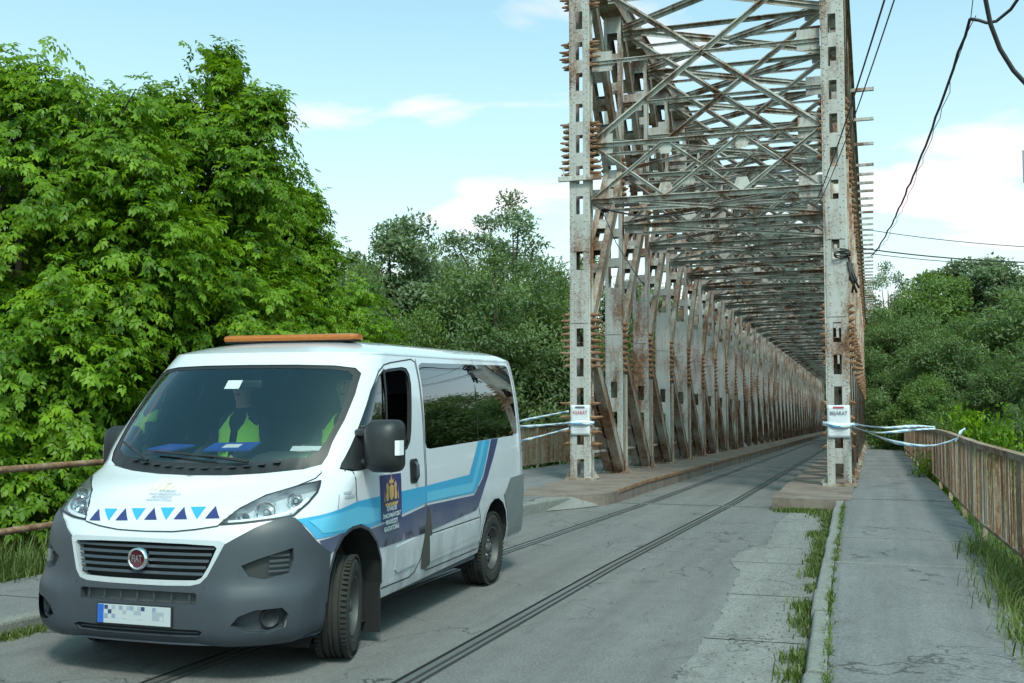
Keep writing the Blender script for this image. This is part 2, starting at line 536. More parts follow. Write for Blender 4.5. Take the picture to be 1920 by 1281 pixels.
for a, b in zip(jy, jy[1:]):
    y0, y1 = a, b
    mb.add([(walkL(y0) - .05 if y0 < 18 else -.4, y0, zw(y0) - .09), (walkR(y0) + .02, y0, zw(y0) - .09), (walkR(y1) + .02, y1, zw(y1) - .09), (walkL(y1) - .05 if y1 < 18 else -.4, y1, zw(y1) - .09)], [(0, 1, 2, 3)])
mb.build('slab_bed', M['joint'], pv)
kb = empty('kerb', (0, 0, 0)); tag(kb, kind='structure')
y = -4.0
while y < 18.0:
    L = rr.uniform(.85, 1.05); y1 = min(y + L, 18.15)
    mb = MB()
    x0, x1 = roadR(min(y, 17.9)) - .005, roadR(min(y1, 17.9)) - .005
    dx, dz, tl = rr.uniform(-.012, .012), rr.uniform(-.012, .006), rr.uniform(-.008, .008)
    w = .125
    ya, yb = y + .008, y1 - .008
    zt = .118 + dz
    prof = [(0, -.1), (0, zt - .03), (.012, zt - .006), (.03, zt), (w, zt), (w, -.1)]
    vs = [(x0 + dx + a, ya, b + tl) for a, b in prof] + [(x1 + dx + a, yb, b - tl) for a, b in prof]
    mb.add(vs, [(i, i + 1, i + 7, i + 6) for i in range(5)] + [(5, 4, 3, 2, 1, 0), (6, 7, 8, 9, 10, 11)])
    mb.build('kerb_stone', M['kerbstone'], kb, bevel=.006)
    y = y1

# ------------------------------------------------------------ left pavement
lp = empty('left_pavement', (0, 0, 0)); tag(lp, kind='structure')
def lwB(y):   # back edge
    t = [(-6, -8.3), (7, -7.3), (14, -7.5), (22, -8.25), (400, -8.25)]
    for (a, b), (c, d) in zip(t, t[1:]):
        if y <= c: return b + (d - b) * (y - a) / (c - a)
    return -8.25
def lwF(y):
    return roadL(y) - .12 if y < 16.5 else (-5.35 if y < 18 else -6.0)
ly = [-5, -2, 1, 4, 7, 10, 13, 16.5, 18, 20.9] + [20.9 + 3.03 * k for k in range(1, 20)]
for a, b in zip(ly, ly[1:]):
    n = 4
    mb = MB()
    f1 = (lambda y: lwF(min(max(y, a + .01), b - .01)))
    zz = lambda y: zw(y)
    strip(mb, lwB, f1, zz, zz, [a + .008 + (b - a - .016) * i / n for i in range(n + 1)])
    strip(mb, f1, f1, zz, lambda y: zw(y) - .2, [a + .008 + (b - a - .016) * i / n for i in range(n + 1)])
    mb.build('asphalt_slab', M['walk'], lp)
mb = MB()
for a, b in zip(ly, ly[1:]):
    mb.add([(lwB(a), a, zw(a) - .05), (lwF(a + .01), a, zw(a) - .05), (lwF(b - .01), b, zw(b) - .05), (lwB(b), b, zw(b) - .05)], [(0, 1, 2, 3)])
mb.build('slab_bed', M['joint'], lp)
kb2 = empty('left_kerb', (0, 0, 0)); tag(kb2, kind='structure')
y = -4.0
while y < 17.3:
    y1 = min(y + rr.uniform(.85, 1.05), 17.4)
    x0, x1 = roadL(y), roadL(y1)
    mb = MB()
    zt = .112 + rr.uniform(-.01, .006)
    prof = [(-.13, -.1), (-.13, zt), (-.03, zt), (-.008, zt - .008), (0, zt - .03), (0, -.15)]
    vs = [(x0 + p, y + .007, q) for p, q in prof] + [(x1 + p, y1 - .007, q) for p, q in prof]
    mb.add(vs, [(i, i + 1, i + 7, i + 6) for i in range(5)] + [(5, 4, 3, 2, 1, 0), (6, 7, 8, 9, 10, 11)])
    mb.build('kerb_stone', M['kerbstone'], kb2, bevel=.006)
    y = y1
# broken concrete ramp where the left kerb meets the bridge plate
mb = MB()
pts = [(-5.5, 16.3), (-5.05, 16.6), (-4.75, 17.2), (-4.5, 17.9), (-5.2, 18.6), (-6.0, 18.2), (-5.9, 17.0)]
mb.add([(x, y, zr(y) + .01) for x, y in pts] + [(-5.3 + (x + 5.3) * .55, 17.5 + (y - 17.5) * .55, .1) for x, y in pts], [(i, (i + 1) % 7, 7 + (i + 1) % 7, 7 + i) for i in range(7)] + [tuple(range(7, 14))])
tag(mb.build('concrete_apron', M['concrete'], smooth=False), kind='structure')

# ------------------------------------------------------------ the bridge
XL, XRT = -5.72, -0.62
br = empty('truss_bridge', (0, BY, 0.11))
tag(br, 'tall weathered grey steel truss bridge with battened posts and lattice bracing', 'bridge')
H = 10.95
PW, PD = 0.43, 0.28
def post_mesh(portal=False):
    mb = MB(); PW = .38 if portal else .36
    holes = [.22, .83, 1.72, 2.33, 2.95, 4.55, 5.72, 6.36, 7.02, 7.68, 8.34, 9.0, 9.66, 10.3] if portal else [.22, .83, 1.25, 1.95, 4.6, 5.3, 6.0, 6.7, 7.4, 8.1, 8.8, 9.5, 10.2]
    hh = {.22: .44, .83: .2}
    t = .016
    zs = 4.25 if not portal else H      # above this the inner posts are open battened flanges
    for ysd in (-1, 1):
        yy = ysd * PD / 2
        for hw, za, zb in ((.15, 0, zs), (PW - .11, zs, H)):
            if zb <= za: continue
            for sx in (-1, 1):
                mb.box((sx * (hw / 2 + (PW - hw) / 4), yy, (za + zb) / 2), ((PW - hw) / 2, t, zb - za), 0)
            z = za
            for c in [c for c in holes if za <= c < zb] + [H + 1]:
                h = hh.get(c, .38) if hw < .2 else .5
                a = min(c - h / 2, zb)
                if a > z + .005:
                    mb.box((0, yy, (z + a) / 2), (hw, t - .002, a - z), 0)
                z = c + h / 2
        # cover plates riveted over the joints
        yo = yy + ysd * (t / 2 + .006)
        for z0, z1 in ((4.75, 5.35), (3.25, 4.2)) if portal else ((3.25, 4.2),):
            mb.box((0, yo, (z0 + z1) / 2), (PW - .02, .012, z1 - z0), 0)
        if portal:
            mb.add([(-PW / 2 + .02, yo + ysd * .008, 5.1), (PW / 2 - .02, yo + ysd * .008, 5.1), (PW / 2 - .02, yo + ysd * .008, 4.98), (.06, yo + ysd * .008, 4.86), (-.06, yo + ysd * .008, 4.86), (-PW / 2 + .02, yo + ysd * .008, 4.98)], [(0, 1, 2, 3, 4, 5)], 0)
    for sx in (-1, 1):
        # side channels with an open web
        mb.box((sx * (PW / 2 - .009), 0, H / 2), (.018, PD - .018, H), 1)
        for sy in (-1, 1):
            fl = .03 if portal else .025
            mb.box((sx * (PW / 2 + fl / 2), sy * (PD / 2 - .012), H / 2), (fl, .014, H), 1)
    return mb.mesh('post', [M['steel'], M['steel_mid']])
def rivet_mesh(zlim):
    mb = MB()
    zmax = zlim
    def riv(x, y, z, s, r=.017):
        n = 6
        vs = [(x + r * math.cos(2 * pi * k / n), y, z + r * math.sin(2 * pi * k / n)) for k in range(n)]
        vs += [(x + .6 * r * math.cos(2 * pi * k / n), y + s * .011, z + .6 * r * math.sin(2 * pi * k / n)) for k in range(n)]
        mb.add(vs, [(k, (k + 1) % n, n + (k + 1) % n, n + k) for k in range(n)] + [tuple(range(n, 2 * n))])
    z = .12
    while z < zlim - .1:
        for x in ((-.165, .165) if zlim > 5 else (-.15, .15)):
            riv(x, -PD / 2 - .008, z, -1)
        z += .125
    for c in [.5, 1.3, 2.02, 2.64, 3.4, 3.6, 3.8, 4.0, 4.85, 5.0, 5.15, 5.3, 6.05, 6.7, 7.35, 8.0, 8.67, 9.33, 9.98]:
        if c > zlim: continue
        for x in ((-.105, .105) if zlim > 5 else (-.095, .095)):
            for dz in (-.08, .08):
                riv(x, -PD / 2 - (.02 if 3.25 < c < 4.2 or 4.75 < c < 5.35 else .008), c + dz, -1)
    return mb.mesh('rivets', M['steel'])
def bolt_mesh(clusters, seed, ln=.24):
    mb = MB(); r = random.Random(seed)
    for z0, z1, dz in clusters:
        z = z0
        while z < z1:
            for sx in (-1, 1):
                for sy in (-1, 1):
                    L = ln * r.uniform(.8, 1.2); q = r.uniform(-.012, .012)
                    x0 = sx * (.19 - .02)
                    yb = sy * .085 + q
                    mb.tube([(x0, yb, z + q), (x0 + sx * L * .72, yb, z + q * .5), (x0 + sx * L, yb, z - q)], [.032, .03, .014], 6)
                    mb.tube([(x0 + sx * .045, yb, z + q), (x0 + sx * .085, yb, z + q)], [.05, .05], 6)
            z += dz * r.uniform(.93, 1.07)
    return mb.mesh('node_bolts', M['bolt'])
pm_portal, pm = post_mesh(True), post_mesh()
rm_portal, rm = rivet_mesh(H), rivet_mesh(4.25)
bm_a = bolt_mesh([(2.36, 3.5, .135), (6.4, 7.55, .135), (8.7, 9.2, .16), (10.0, 10.6, .14), (1.0, 1.6, .3), (.75, .9, .4)], 1)
bm_c = bolt_mesh([(2.36, 3.5, .135), (6.4, 7.55, .135), (10.0, 10.6, .14), (1.0, 1.6, .3), (.75, .9, .4)], 3, .13)
bm_b = bolt_mesh([(2.4, 3.5, .135), (6.45, 7.5, .14)], 2, .125)
# diagonals: two flange bars joined by batten plates
def diag_parts(dy, za, zb, capw):
    p0, p1 = Vector((0, 0, za)), Vector((0, dy, zb))
    d = (p1 - p0); L = d.length; dn = d.normalized(); up = Vector((1, 0, 0)).cross(dn)
    mb = MB()
    for sx in (-1, 1):
        off = Vector((sx * .2, 0, 0))
        mb.bar(p0 + off, p1 + off, .02, .26, up)
        for su in (-1, 1):
            o2 = up * su * .135 + Vector((sx * (.225 - capw / 2), 0, 0))
            mb.bar(p0 + o2, p1 + o2, capw, .014, up)
    bat = MB()
    n = int(L / .64)
    cs = []
    for i in range(n):
        c = p0 + d * ((i + .5) / n)
        cs.append(c)
    b = MB(); b.bar(-dn * .15, dn * .15, .32, .012, up)
    rest = MB()
    for c in cs:
        for su in (-1, 1):
            rest.bar(c - dn * .15 + up * su * .075, c + dn * .15 + up * su * .075, .32, .012, up)
    up_ = up * .075
    return mb.mesh('diagonal', M['steel_rust']), b.mesh('batten_plate', M['steel_mid']), [c + up_ for c in cs] + [c - up_ for c in cs], rest.mesh('batten_plates', M['steel_mid'])
DG = [diag_parts(PITCHY, 2.95, .04 - SL * PITCHY, .2), diag_parts(PITCHY, 3.1, 7.05 - SL * PITCHY, .125), diag_parts(PITCHY, 10.85, 7.15 - SL * PITCHY, .125)]
n_bat = 0
for i in range(NP + 1):
    yb = i * PITCHY; zb = -SL * yb
    for side, X in ((0, XL), (1, XRT)):
        po = link('post', pm if i else pm_portal, br, (X, yb, zb))
        if i < 12: tag(link('rivets', rm if i else rm_portal, po), kind='stuff')
        if i < 16:
            tag(link('node_bolts', (bm_c if side else bm_a) if i == 0 else bm_b, po), kind='stuff')
        elif side == 0 or i < 37:
            tag(link('node_bolts', bm_b, po), kind='stuff')
        if i < NP:
            for k, (dm, bmesh_, cs_, rest) in enumerate(DG):
                do = link('diagonal', dm, br, (X, yb, zb))
                if side == 0 and i < 6:
                    for c in cs_:
                        link('batten_plate', bmesh_, do, tuple(c)); n_bat += 1
                elif i < 34:
                    tag(link('batten_plates', rest, do), kind='stuff')
# chords
mb = MB()
for X in (XL, XRT):
    mb = MB(); e = NP * PITCHY
    for sx in (-1, 1):
        mb.bar((X + sx * .2, -.2, H + .12), (X + sx * .2, e + .2, H + .12 - SL * e), .03, .42)
    mb.bar((X, -.2, H + .335), (X, e + .2, H + .335 - SL * e), .56, .025)
    mb.bar((X, -.2, H - .09), (X, e + .2, H - .09 - SL * e), .5, .02)
    mb.build('top_chord', M['steel_rust'], br)
    mb = MB()
    for sx in (-1, 1):
        mb.bar((X + sx * .2, -.2, -.5), (X + sx * .2, e + .2, -.5 - SL * e), .03, .8)
    mb.bar((X, -.2, -.09), (X, e + .2, -.09 - SL * e), .5, .02)
    mb.build('bottom_chord', M['steel_rust'], br)
# sway frames between the two trusses
XA, XB = XL + PW / 2 + .02, XRT - PW / 2 - .02
SPAN = XB - XA
def strut_mesh(hw=.17, web=.13):
    mb = MB()
    mb.box((SPAN / 2, 0, .0), (SPAN, hw, .016)); mb.box((SPAN / 2, 0, -web / 2 - .008), (SPAN, .016, web))
    return mb.mesh('cross_strut', M['steel_mid'])
def brace_mesh(x0, z0, x1, z1, w=.09):
    mb = MB()
    mb.bar((x0, 0, z0), (x1, 0, z1), w, .012, (0, 0, 1)); mb.bar((x0, .02, z0 - .02), (x1, .02, z1 - .02), .012, w, (0, 0, 1))
    return mb.mesh('brace', M['steel_mid'])
st1, st2, st3 = strut_mesh(.16, .085), strut_mesh(.13, .07), strut_mesh(.09, .06)
gp = MB()
for s in (0, 1):
    x = .22 if s == 0 else SPAN - .22
    gp.box((x, .03, 0), (.44, .014, .42)); 
gpm = gp.mesh('gusset_plates', M['steel'])
g1 = MB(); g1.box((0, .03, 0), (.44, .014, .42)); g1m = g1.mesh('gusset_plate', M['steel'])
Z1, Z2, Z3 = 5.85, 7.02, 10.5
third = SPAN / 3
small = [brace_mesh(third * k, Z1, third * (k + 1), Z2, .075) for k in range(3)] + [brace_mesh(third * k, Z2, third * (k + 1), Z1, .075) for k in range(3)]
bigx = [brace_mesh(0, Z2 + .05, SPAN, Z3, .13), brace_mesh(0, Z3, SPAN, Z2 + .05, .13)]
gm = MB()
for k in (1, 2):
    gm.add([(third * k - .22, .035, Z2 + .02), (third * k + .22, .035, Z2 + .02), (third * k + .1, .035, Z2 - .3), (third * k - .1, .035, Z2 - .3)], [(0, 1, 2, 3)])
    gm.add([(third * k - .22, .045, Z1 - .02), (third * k + .22, .045, Z1 - .02), (third * k + .1, .045, Z1 + .28), (third * k - .1, .045, Z1 + .28)], [(0, 1, 2, 3)])
gmm = gm.mesh('mid_gussets', M['steel_mid'])
g2 = MB(); g2.add([(-.22, .035, .02), (.22, .035, .02), (.1, .035, -.3), (-.1, .035, -.3)], [(0, 1, 2, 3)]); gma = g2.mesh('middle_gusset', M['steel_mid'])
g2 = MB(); g2.add([(-.22, .045, -.02), (.22, .045, -.02), (.1, .045, .28), (-.1, .045, .28)], [(0, 1, 2, 3)]); gmb_ = g2.mesh('middle_gusset', M['steel_mid'])
for i in range(NP + 1):
    yb = i * PITCHY; zb = -SL * yb
    for z, me in ((Z1, st1), (Z2, st2), (8.78, st3), (Z3, st1)):
        so = link('cross_strut', me, br, (XA, yb, zb + z))
        if i < 12:
            for x_ in (.22, SPAN - .22): link('gusset_plate', g1m, so, (x_, 0, 0))
        else: tag(link('gusset_plates', gpm, so), kind='stuff')
    for j, me in enumerate(small):
        link('brace', me, br, (XA, yb + (.0 if j < 3 else .03), zb))
    for j, me in enumerate(bigx):
        link('portal_brace', me, br, (XA, yb + (.0 if j == 0 else .04), zb))
    if i < 12:
        for k_ in (1, 2):
            link('middle_gusset', gma, br, (XA + third * k_, yb, zb + Z2)); link('middle_gusset', gmb_, br, (XA + third * k_, yb, zb + Z1))
    else: tag(link('mid_gussets', gmm, br, (XA, yb, zb)), kind='stuff')
# wind bracing in plan at the top and a lower lattice
def plan_mesh(z, flip):
    mb = MB(); a, b = (0, SPAN) if not flip else (SPAN, 0)
    mb.bar((a, 0, z + (.02 if flip else 0)), (b, PITCHY, z - SL * PITCHY + (.02 if flip else 0)), .1, .014)
    mb.bar((a, 0, z - .05 + (.02 if flip else 0)), (b, PITCHY, z - .05 - SL * PITCHY + (.02 if flip else 0)), .014, .09)
    return mb.mesh('wind_brace', M['steel_mid'])
pmz = [plan_mesh(Z3 + .06, f) for f in (0, 1)]
pml = [plan_mesh(Z2 + .09, f) for f in (0, 1)]
def lat_mesh(x0, y0, x1, y1, z):
    mb = MB(); mb.bar((x0, y0, z - SL * y0), (x1, y1, z - SL * y1), .07, .012); mb.bar((x0, y0, z - .035 - SL * y0), (x1, y1, z - .035 - SL * y1), .012, .06)
    return mb.mesh('lattice_bar', M['steel_mid'])
hs, hp = SPAN / 2, PITCHY / 2
lat = [lat_mesh(0, 0, hs, hp, Z1 + .04), lat_mesh(hs, hp, SPAN, PITCHY, Z1 + .04), lat_mesh(SPAN, 0, hs, hp, Z1 + .06), lat_mesh(hs, hp, 0, PITCHY, Z1 + .06), lat_mesh(0, hp, SPAN, hp, Z1 + .08)]
for i in range(NP):
    for me in lat:
        link('lattice_bar', me, br, (XA, i * PITCHY, -SL * i * PITCHY))
        if i < 11:
            for dz_ in (Z2 - Z1 + .1, Z3 - Z1 + .1): link('lattice_bar', me, br, (XA, i * PITCHY, dz_ - SL * i * PITCHY))
for i in range(NP):
    for me in pmz + (pml if i > 0 else []):
        link('wind_brace', me, br, (XA, i * PITCHY, -SL * i * PITCHY))
# ends of the top cross beams sticking out on the right
sm_ = MB(); sm_.box((.3, 0, 0), (.6, .1, .09))
sme = sm_.mesh('beam_end', M['steel_mid'])
for i in range(3, NP + 1):
    link('beam_end', sme, br, (XRT + PW / 2, i * PITCHY, Z3 - .1 - SL * i * PITCHY))
    if i > 6: link('beam_end', sme, br, (XRT + PW / 2, (i - .5) * PITCHY, Z3 - .1 - SL * (i - .5) * PITCHY))
# small bracket beam on the left portal post
mb = MB(); mb.box((XL + .02, -.2, 6.28), (.92, .09, .1)); mb.tube([(XL - .33, -.2, 6.3), (XL - .33, -.2, 6.5)], .015, 6)
mb.build('bracket_beam', M['steel_mid'], br)
mb = MB(); mb.box((-4.75, .02, 5.7), (.5, .07, .06)); mb.build('bracket_beam', M['joint'], br)
# horizontal guard pipes along the trusses
for X in (XL - .05,):
    for z in (.55, 1.05):
        mb = MB(); e = NP * PITCHY
        mb.bar((X, .3, z), (X, e, z - SL * e), .035, .05); mb.build('guard_pipe', M['steel'], br)
# conduit pipes standing on the posts of the left truss
mb = MB(); mb.tube([(0, 0, .02), (0, 0, 2.3)], .035, 8); cme = mb.mesh('conduit', M['steel_rust'])
for i in range(1, 9):
    link('conduit', cme, br, (XL + PW / 2 + .06, i * PITCHY - .1, -SL * i * PITCHY))
# kerb plates either side of the road
def kplate(x_out, x_in, y0, sgn, rad):
    mb = MB(); e = NP * PITCHY
    pts = []
    y0 -= BY
    if rad:
        for k in range(9):
            t = k / 8 * pi / 2
            pts.append((x_in - sgn * rad * 1.15 * (1 - math.sin(t)), y0 + rad * (1 - math.cos(t))) if sgn > 0 else (x_in + rad * (1 - math.sin(t)), y0 + rad * (1 - math.cos(t))))
    else:
        pts = [(x_in, y0)]
    ring = [(x_out, y0)] + pts + [(x_in, 0), (x_in, e), (x_out, e), (x_out, 0)]
    top = lambda y: .012 - (SL * y if y > 0 else 0)
    bot = lambda y: zr(y + BY) - .115 - .11
    n = len(ring)
    mb.add([(x, y, top(y)) for x, y in ring] + [(x, y, bot(y)) for x, y in ring], [(i, (i + 1) % n, n + (i + 1) % n, n + i) for i in range(n)])
    k = len(pts)
    mb.add([(x, y, top(y)) for x, y in ring], [tuple([0] + list(range(1, k + 1)) + [k + 1, n - 1]), (n - 1, k + 1, k + 2, k + 3)])
    return mb.build('kerb_plate', M['plate_rust'], br)
kplate(-6.02, -4.40, 17.35, 1, 1.1)
kplate(-.36, -1.62, 18.2, -1, 0)
# lip of the kerb plate, rusty angle
mb = MB(); mb.bar((-4.39, -2.4, .0), (-4.39, 0, .0), .02, .06); mb.bar((-4.39, 0, .0), (-4.39, NP * PITCHY, -SL * NP * PITCHY), .02, .06); mb.build('kerb_angle', M['bolt'], br)
# base shoes of the posts
mb = MB(); mb.box((0, 0, .03), (.62, .5, .05)); 
for sx in (-1, 1):
    mb.add([(sx * .22, -.02, .05), (sx * .36, -.02, .05), (sx * .22, -.02, .25), (sx * .22, .02, .05), (sx * .36, .02, .05), (sx * .22, .02, .25)], [(0, 1, 2), (3, 5, 4), (1, 4, 5, 2), (0, 2, 5, 3)])
shoe = mb.mesh('base_shoe', M['steel_rust'])
for i in range(0, 14):
    for X in (XL, XRT): link('base_shoe', shoe, br, (X, i * PITCHY, -SL * i * PITCHY))
# deck slab under everything, and piers
mb = MB(); e = NP * PITCHY
mb.bar((-3.4, .2, -.75), (-3.4, e, -.75 - SL * e), 9.4, .35)
mb.build('deck_girder', M['steel_rust'], br)
mb = MB(); mb.box((-3.4, 20.3, -2.2), (10.0, 1.6, 3.7)); tag(mb.build('abutment', M['abut']), kind='structure')
for q in (0.33, .66):
    mb = MB(); yy = e * q
    mb.box((-3.2, yy, -3.1), (7.4, 1.6, 3.4)); mb.build('pier', M['abut'], br)

# ------------------------------------------------------------ railings of flat upright bars
def railing(name, label, xf, y0, y1, zf, hgt=1.08, pitch=.105, barw=.05, n_single=290, post_every=2.9):
    o = empty(name, (xf(y0), y0, zf(y0))); tag(o, label, 'railing')
    ox, oy, oz = o.location
    r = random.Random(5)
    mb = MB(); mb.box((0, 0, hgt / 2 + .04), (.012, barw, hgt - .1)); bme = mb.mesh('bar', M['rail_rust'])
    mb = MB(); mb.box((0, 0, hgt / 2 - .06), (.06, .075, hgt + .1)); pme = mb.mesh('post', M['rail_rust'])
    ys_ = []
    y = y0
    while y < y1: ys_.append(y); y += post_every
    ys_.append(y1)
    for a, b in zip(ys_, ys_[1:]):
        mb = MB()
        A = Vector((xf(a) - ox, a - oy, zf(a) - oz)); B = Vector((xf(b) - ox, b - oy, zf(b) - oz))
        up = Vector((0, 0, hgt))
        mb.bar(A + up, B + up, .10, .02); mb.bar(A + up - Vector((.04, 0, .03)), B + up - Vector((.04, 0, .03)), .014, .05)
        mb.build('top_rail', M['rail_rust'], o)
        mb = MB(); up = Vector((0, 0, .1)); mb.bar(A + up, B + up, .05, .03); mb.build('bottom_rail', M['rail_rust'], o)
        link('post', pme, o, tuple(A + Vector((.03, 0, 0))))
    rest = MB(); n = 0
    y = y0 + .06
    while y < y1:
        p = (xf(y) - ox + r.uniform(-.004, .004), y - oy, zf(y) - oz)
        if n < n_single:
            b = link('bar', bme, o, p, (r.uniform(-.008, .008), r.uniform(-.008, .008), r.uniform(-.25, .25))); n += 1
        else:
            rest.box((p[0], p[1], p[2] + hgt / 2), (.012, barw, hgt - .1))
        y += pitch * r.uniform(.85, 1.15)
    if rest.v: tag(rest.build('far_bars', M['rail_rust'], o), kind='stuff')
    return o
def rxf(y): 
    return 1.24 if y > 15 else 1.24 + (15 - y) * .035
railing('railing', 'rusty upright-bar railing along the right pavement', rxf, 8.6, 118, zw)
railing('railing', 'upright-bar railing beyond the left truss, partly hidden by the van', lambda y: -8.3, 20.5, 62, zw, n_single=150)

# left pipe fence
pf = empty('pipe_fence', (-7.2, 5, .1)); tag(pf, 'rusty two-rail pipe fence before the maple trees', 'fence')
def pfx(y): return lwB(y) - .02
yy = [-2, 1, 4, 7, 10, 13, 16, 18.5, 20.4]
for z in (1.11, .56):
    mb = MB(); r = random.Random(int(z * 100))
    pts = [(pfx(y) + 7.2 + r.uniform(-.02, .02), y - 5, z - .1 + r.uniform(-.015, .015)) for y in yy]
    mb.tube(pts, .032, 8); mb.build('rail', M['rail_rust'], pf, smooth=True)
for y in (-2, 1, 4.4, 11.4, 14.2, 17.2, 20.4):
    mb = MB(); mb.tube([(pfx(y) + 7.2 - .04, y - 5, -.4), (pfx(y) + 7.2 - .04, y - 5, 1.03)], .035, 8); mb.build('post', M['rail_rust'], pf, smooth=True)

# ------------------------------------------------------------ notices on the portal posts
def text_mesh(txt, size, align='CENTER', bold=0.0, spacing=1.0):
    c = bpy.data.curves.new('t', 'FONT'); c.body = txt; c.size = size; c.align_x = align; c.align_y = 'CENTER'
    c.offset = bold; c.space_line = spacing; c.resolution_u = 3
    t = bpy.data.objects.new('t', c); COL.objects.link(t)
    bpy.context.view_layer.update()
    dg = bpy.context.evaluated_depsgraph_get()
    me = bpy.data.meshes.new_from_object(t.evaluated_get(dg))
    vs = [tuple(v.co) for v in me.vertices]; fs = [tuple(p.vertices) for p in me.polygons]
    bpy.data.objects.remove(t); bpy.data.meshes.remove(me); bpy.data.curves.remove(c)
    return vs, fs
M['paper'] = plain('white_paper', (.6, .61, .66), 0.75, var=.06, scale=8)
M['red_ink'] = plain('red_ink', (.42, .06, .09), 0.8, var=.02)
M['dark_ink'] = plain('dark_ink', (.10, .09, .13), 0.8, var=.02)
M['grey_ink'] = plain('grey_ink', (.42, .43, .46), 0.8, var=.02)
def notice(X, label, word, ink, bar):
    zc = .11 + 1.24
    o = empty('paper_notice', (X, BY - PD / 2 - .034, zc)); tag(o, label, 'notice', 'notices on the portal')
    w, h = .41, .62
    mb = MB()
    nx_, nz_ = 8, 10
    r = random.Random(len(word))
    vs = [(-w / 2 + w * i / nx_, -.002 * math.sin(i * 1.1) - .002 * math.cos(j * .9 + i * .5) - (.012 if i == 0 or i == nx_ else 0) * 0, -h / 2 + h * j / nz_) for j in range(nz_ + 1) for i in range(nx_ + 1)]
    mb.add(vs, [(j * (nx_ + 1) + i, j * (nx_ + 1) + i + 1, (j + 1) * (nx_ + 1) + i + 1, (j + 1) * (nx_ + 1) + i) for j in range(nz_) for i in range(nx_)])
    sh = mb.build('sheet', M['paper'], o, smooth=True)
    sh.modifiers.new('s', 'SOLIDIFY').thickness = .002
    vs, fs = text_mesh(word, .098, bold=.0008)
    mb = MB(); mb.add([(x * .86, -.0135, z + .155) for x, z, _ in vs], fs); mb.build('printed_word', M[ink], o)
    mb = MB(); mb.add([(-.1, -.013, .255), (.1, -.013, .255), (.1, -.013, .285), (-.1, -.013, .285)], [(0, 1, 2, 3)]); mb.build('printed_bar', M[bar], o)
    mb = MB()
    for k, (a, b) in enumerate([(-.13, .12), (-.15, .15), (-.1, .09), (-.14, .13), (-.06, .05)]):
        z = -.1 - .035 * k
        mb.add([(a, -.013, z), (b, -.013, z), (b, -.013, z + .007), (a, -.013, z + .007)], [(0, 1, 2, 3)])
    mb.build('small_print', M['grey_ink'], o)
    # tape that ties the sheet on
    return o
notice(XL + .0, 'white notice in red capitals on the left portal post', 'KIJÁRAT', 'red_ink', 'dark_ink')
notice(XRT + .0, 'white notice with a red bar on the right portal post', 'BEJÁRAT', 'dark_ink', 'red_ink')

# barrier tape, white with a blue stripe and dark printing
m = N('barrier_tape')
uvn = m.n('ShaderNodeUVMap').outputs[0]
u, v, _ = m.sep(uvn)
blue = m.math('MULTIPLY', m.ramp(m.math('FRACT', m.math('ADD', m.math('MULTIPLY', u, 2.2), m.math('MULTIPLY', v, .5))), [(.46, 0.0), (.5, 1.0)]), m.ramp(v, [(.5, 1.0), (.55, 0.35)]))
c = m.mix(blue, (.72, .76, .8), (.18, .38, .62))
pr_ = m.math('MULTIPLY', m.ramp(m.voro(m.scale(uvn, (16, 2.5, 1)), 1.0, 'F1'), [(.3, 1.0), (.36, 0.0)]), m.ramp(m.math('ABSOLUTE', m.math('SUBTRACT', v, .5)), [(.2, 1.0), (.25, 0.0)]))
c = m.mix(m.math('MULTIPLY', pr_, .75), c, (.05, .08, .2))
M['tape'] = m.done(m.bsdf(c, 0.4))
def tape(label, pts, w=.075, twist=0.0, seg=30, rollv=None):
    # smooth polyline ribbon
    P_ = [Vector(p) for p in pts]
    def cr(t):
        n = len(P_) - 1; i = min(int(t * n), n - 1); k = t * n - i
        a, b, c_, d = P_[max(i - 1, 0)], P_[i], P_[i + 1], P_[min(i + 2, n)]
        return .5 * ((2 * b) + (c_ - a) * k + (2 * a - 5 * b + 4 * c_ - d) * k * k + (3 * b - a - 3 * c_ + d) * k ** 3)
    vs, uv, fs = [], [], []
    L = 0; prev = None
    for i in range(seg + 1):
        t = i / seg; p = cr(t)
        if prev is not None: L += (p - prev).length
        prev = p
        d = (cr(min(t + .01, 1)) - cr(max(t - .01, 0))).normalized()
        s = d.cross(Vector((0, 0, 1))).normalized(); upv = s.cross(d).normalized()
        a = twist * math.sin(t * pi * 1.7 + .3) + .25 * math.sin(t * 9)
        w_ = upv * math.cos(a) + s * math.sin(a)
        ww_ = w * (1 - .45 * abs(math.sin(t * 5 + .5)) * (twist > 0))
        vs += [p - w_ * ww_ / 2, p + w_ * ww_ / 2]; uv += [(L, 0), (L, 1)]
        if i: fs.append((2 * i - 2, 2 * i, 2 * i + 1, 2 * i - 1))
    me = bpy.data.meshes.new('barrier_tape'); me.from_pydata([tuple(v) for v in vs], [], fs)
    l = me.uv_layers.new(name='UVMap')
    for poly in me.polygons:
        for li, vi in zip(poly.loop_indices, poly.vertices): l.data[li].uv = uv[vi]
    me.materials.append(M['tape']); me.polygons.foreach_set('use_smooth', [True] * len(fs))
    o = link('barrier_tape', me); o.modifiers.new('s', 'SOLIDIFY').thickness = .001
    return tag(o, label, 'tape', 'barrier tape')
yf = BY - PD / 2 - .05
zl = .11
tape('blue and white tape wound across the left notice', [(XL - .27, yf + .1, zl + 1.16), (XL - .2, yf, zl + 1.17), (XL, yf - .012, zl + 1.19), (XL + .2, yf - .005, zl + 1.18), (XL + .28, yf + .1, zl + 1.17)], .09, 0, 14)
